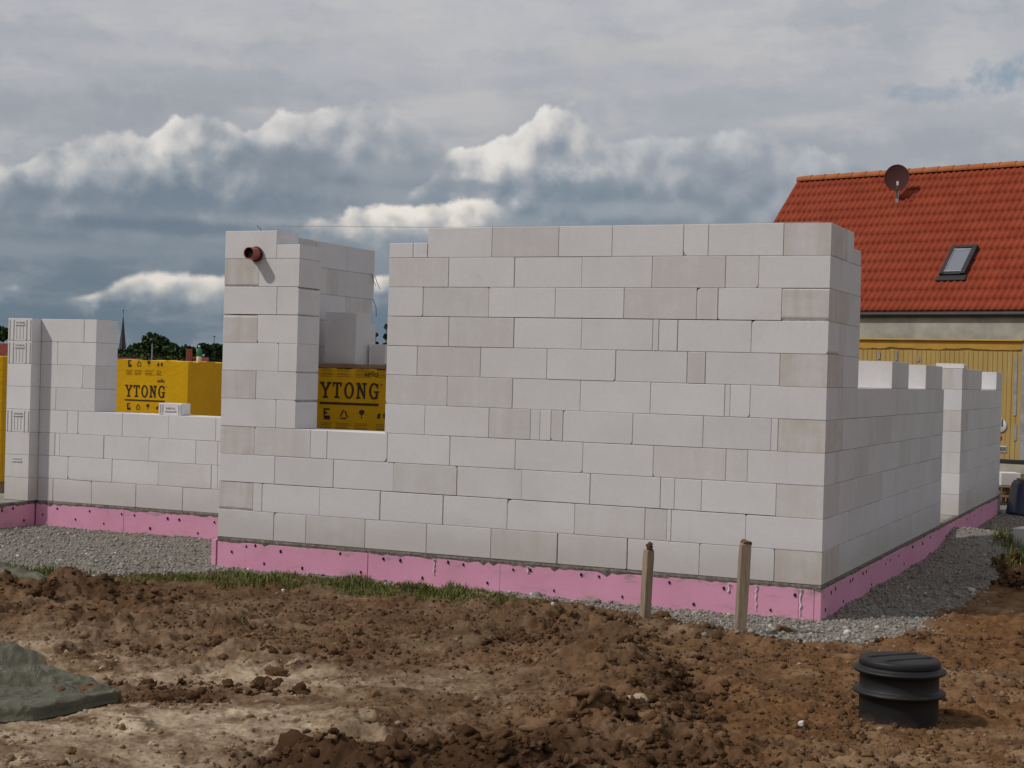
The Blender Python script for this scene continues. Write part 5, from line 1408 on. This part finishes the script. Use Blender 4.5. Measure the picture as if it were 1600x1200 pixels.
def broadleaf(a, dd, top, wid, label, seed, n=5200, leaf=.30):
    x, y = wd(a, dd); g_ = hz(x, y); e = empty('broadleaf_tree', (x, y, g_), label=label, cat='tree', group='trees of the far village')
    H = top - g_; rg = random.Random(seed); cs = []
    for i in range(16):
        an = rg.uniform(0, 6.28); r = wid * .5 * math.sqrt(rg.random()) * .8; zz = H * rg.uniform(.35, .80) * (1 - .25 * (r / (wid * .5)) ** 2)
        cs.append((r * math.cos(an), r * math.sin(an), zz, wid * rg.uniform(.13, .22)))
    cs.append((0, 0, H - wid * .17, wid * .17)); cs.append((wid * .15, 0, H - wid * .2, wid * .17))
    leafy(e, 'crown', cs, n, leaf, LEAFD, seed)
    mb = MB(); mb.tube([(0, 0, -.3), (.1, 0, H * .3), (0, .1, H * .6)], [wid * .035, wid * .028, wid * .012], 8)
    for i in range(4): an = i * 1.6; mb.tube([(0, 0, H * .28), (math.cos(an) * wid * .2, math.sin(an) * wid * .2, H * .5)], [wid * .015, wid * .006], 6)
    mb.build('trunk', BARK, e)
def conifer(a, dd, top, wid, label, seed, n=1500):
    x, y = wd(a, dd); g_ = hz(x, y); e = empty('conifer_tree', (x, y, g_), label=label, cat='tree', group='trees of the far village')
    H = top - g_; cs = []; rg = random.Random(seed); L = 9
    for i in range(L):
        t = i / L; r = wid * .5 * (1 - t) ** .9
        for k in range(4):
            an = rg.uniform(0, 6.28); cs.append((math.cos(an) * r * .55, math.sin(an) * r * .55, H * (.15 + .8 * t), max(.12, r * .42)))
    cs.append((0, 0, H * .97, .12))
    leafy(e, 'crown', cs, n, .16, LEAFC, seed)
    mb = MB(); mb.tube([(0, 0, -.3), (0, 0, H)], [wid * .05, .03], 8); mb.build('trunk', BARK, e)
def ap(px, dd): return (px - 800) / 2413.9 * dd
broadleaf(ap(236, 280), 280, 7.4, 10.5, 'broad dome shaped dark tree between the steeple and the low trees', 41, 9000)
broadleaf(ap(208, 290), 290, 5.2, 7.0, 'low dark tree at the foot of the steeple', 42)
broadleaf(ap(262, 275), 275, 5.0, 6.5, 'shoulder tree just right of the broad dome tree', 43)
broadleaf(ap(289, 265), 265, 4.9, 5.5, 'dark bushy tree behind the red chimney', 44)
broadleaf(ap(316, 262), 262, 5.4, 5.5, 'dark bushy tree behind the green bottle', 45)
broadleaf(ap(338, 270), 270, 5.5, 6.0, 'dark bushy tree behind the right red roof', 46)
broadleaf(ap(238, 250), 250, 3.4, 16.0, 'low hedge like tree in front of the dome tree', 47, 6000)
conifer(ap(333, 240), 240, 6.3, 3.4, 'thin fir sticking up above the low trees', 48)
broadleaf(ap(-6, 200), 200, 6.0, 5.6, 'dark tree at the left edge above the yellow pack', 49)
conifer(ap(601.5, 110), 110, 4.9, 1.5, 'dark conifer in the slit left of the big wall', 50)
conifer(ap(585, 112), 112, 4.3, 1.0, 'small pointed conifer beside the loose blocks', 51, 900)
broadleaf(ap(592, 118), 118, 3.0, 2.6, 'low dark bush below the two conifers', 52, 1800, .14)
def steeple():
    x, y = wd(ap(190, 700), 700); g_ = -3.4
    e = empty('church', (x, y, g_), .5, label='distant church with a slender dark spire above the trees', cat='church')
    mb = MB(); mb.box(-2.2, 2.2, -2.2, 2.2, 0, 8.6); mb.box(-2.0, 2.0, 2.2, 16, 0, 5.5); mb.build('tower', FARWALL, e)
    mb = MB(); n = 8; r = 2.0; v = [(r * math.cos(2 * math.pi * k / n), r * math.sin(2 * math.pi * k / n), 8.6) for k in range(n)] + [(r * .42 * math.cos(2 * math.pi * k / n), r * .42 * math.sin(2 * math.pi * k / n), 19.0) for k in range(n)] + [(0, 0, 27.5)]
    f = [[k, (k + 1) % n, n + (k + 1) % n, n + k] for k in range(n)] + [[n + k, n + (k + 1) % n, 2 * n] for k in range(n)]
    mb.add(v, f); mb.build('spire', SLATE, e)
    mb = MB(); mb.tube([(0, 0, 27.2), (0, 0, 29.5)], .12, 6); mb.tube([(-.5, 0, 28.7), (.5, 0, 28.7)], .1, 6); mb.build('cross', STEEL, e)
steeple()
def far_house(px, dd, ridge, w_, label, rz, chim=None):
    x, y = wd(ap(px, dd), dd); g_ = -3.4; e = empty('village_house', (x, y, g_), rz, label=label, cat='house', group='red roofed village houses')
    H = ridge - g_; eh = H * .5; D_ = 8
    mb = MB(); mb.box(-w_ / 2 + .3, w_ / 2 - .3, .4, D_ - .4, 0, eh); mb.build('wall', FARWALL, e)
    mb = MB(); mb.prism([(0, eh - .15), (D_, eh - .15), (D_ / 2, H)], -w_ / 2, w_ / 2, 0, Matrix.Rotation(math.pi / 2, 4, 'Z') @ Matrix.Rotation(0, 4, 'Z'))
    rf = mb.build('roof', ROOFED, e)
    if chim is not None:
        mb = MB(); mb.box(chim - .4, chim + .4, D_ / 2 - 1.2, D_ / 2 - .4, H - 1.2, H + 1.1, .03); mb.build('chimney', simple('chimney_brick', (.34, .09, .06), .9, .2, 3), rf)
far_house(303, 220, 2.75, 3.2, 'village house with a short red chimney behind the pack', RZC + .1, -1.1)
far_house(345, 200, 2.6, 3.4, 'village house with a plain red roof beside the big pillar', RZC - .5)
far_house(2, 150, 3.2, 6, 'village house with a red roof at the left edge above the pack', RZC + .3)
far_house(192, 230, 2.4, 4.0, 'village house just showing under the steeple', RZC + .2)
# lamp post beyond the packs
x, y = wd(ap(236.5, 120), 120); g_ = hz(x, y)
e = empty('lamp_post', (x, y, g_), label='thin grey lamp post in front of the dome tree', cat='lamp post')
mb = MB(); mb.tube([(0, 0, 0), (0, 0, 3.25 - g_)], [.07, .05], 8); mb.build('pole', GREYM, e)
mb = MB(); mb.lathe([(0, 3.15 - g_), (.16, 3.2 - g_), (.24, 3.35 - g_), (.2, 3.5 - g_), (0, 3.58 - g_)], 16); mb.build('lamp_head', STEEL, e, True)
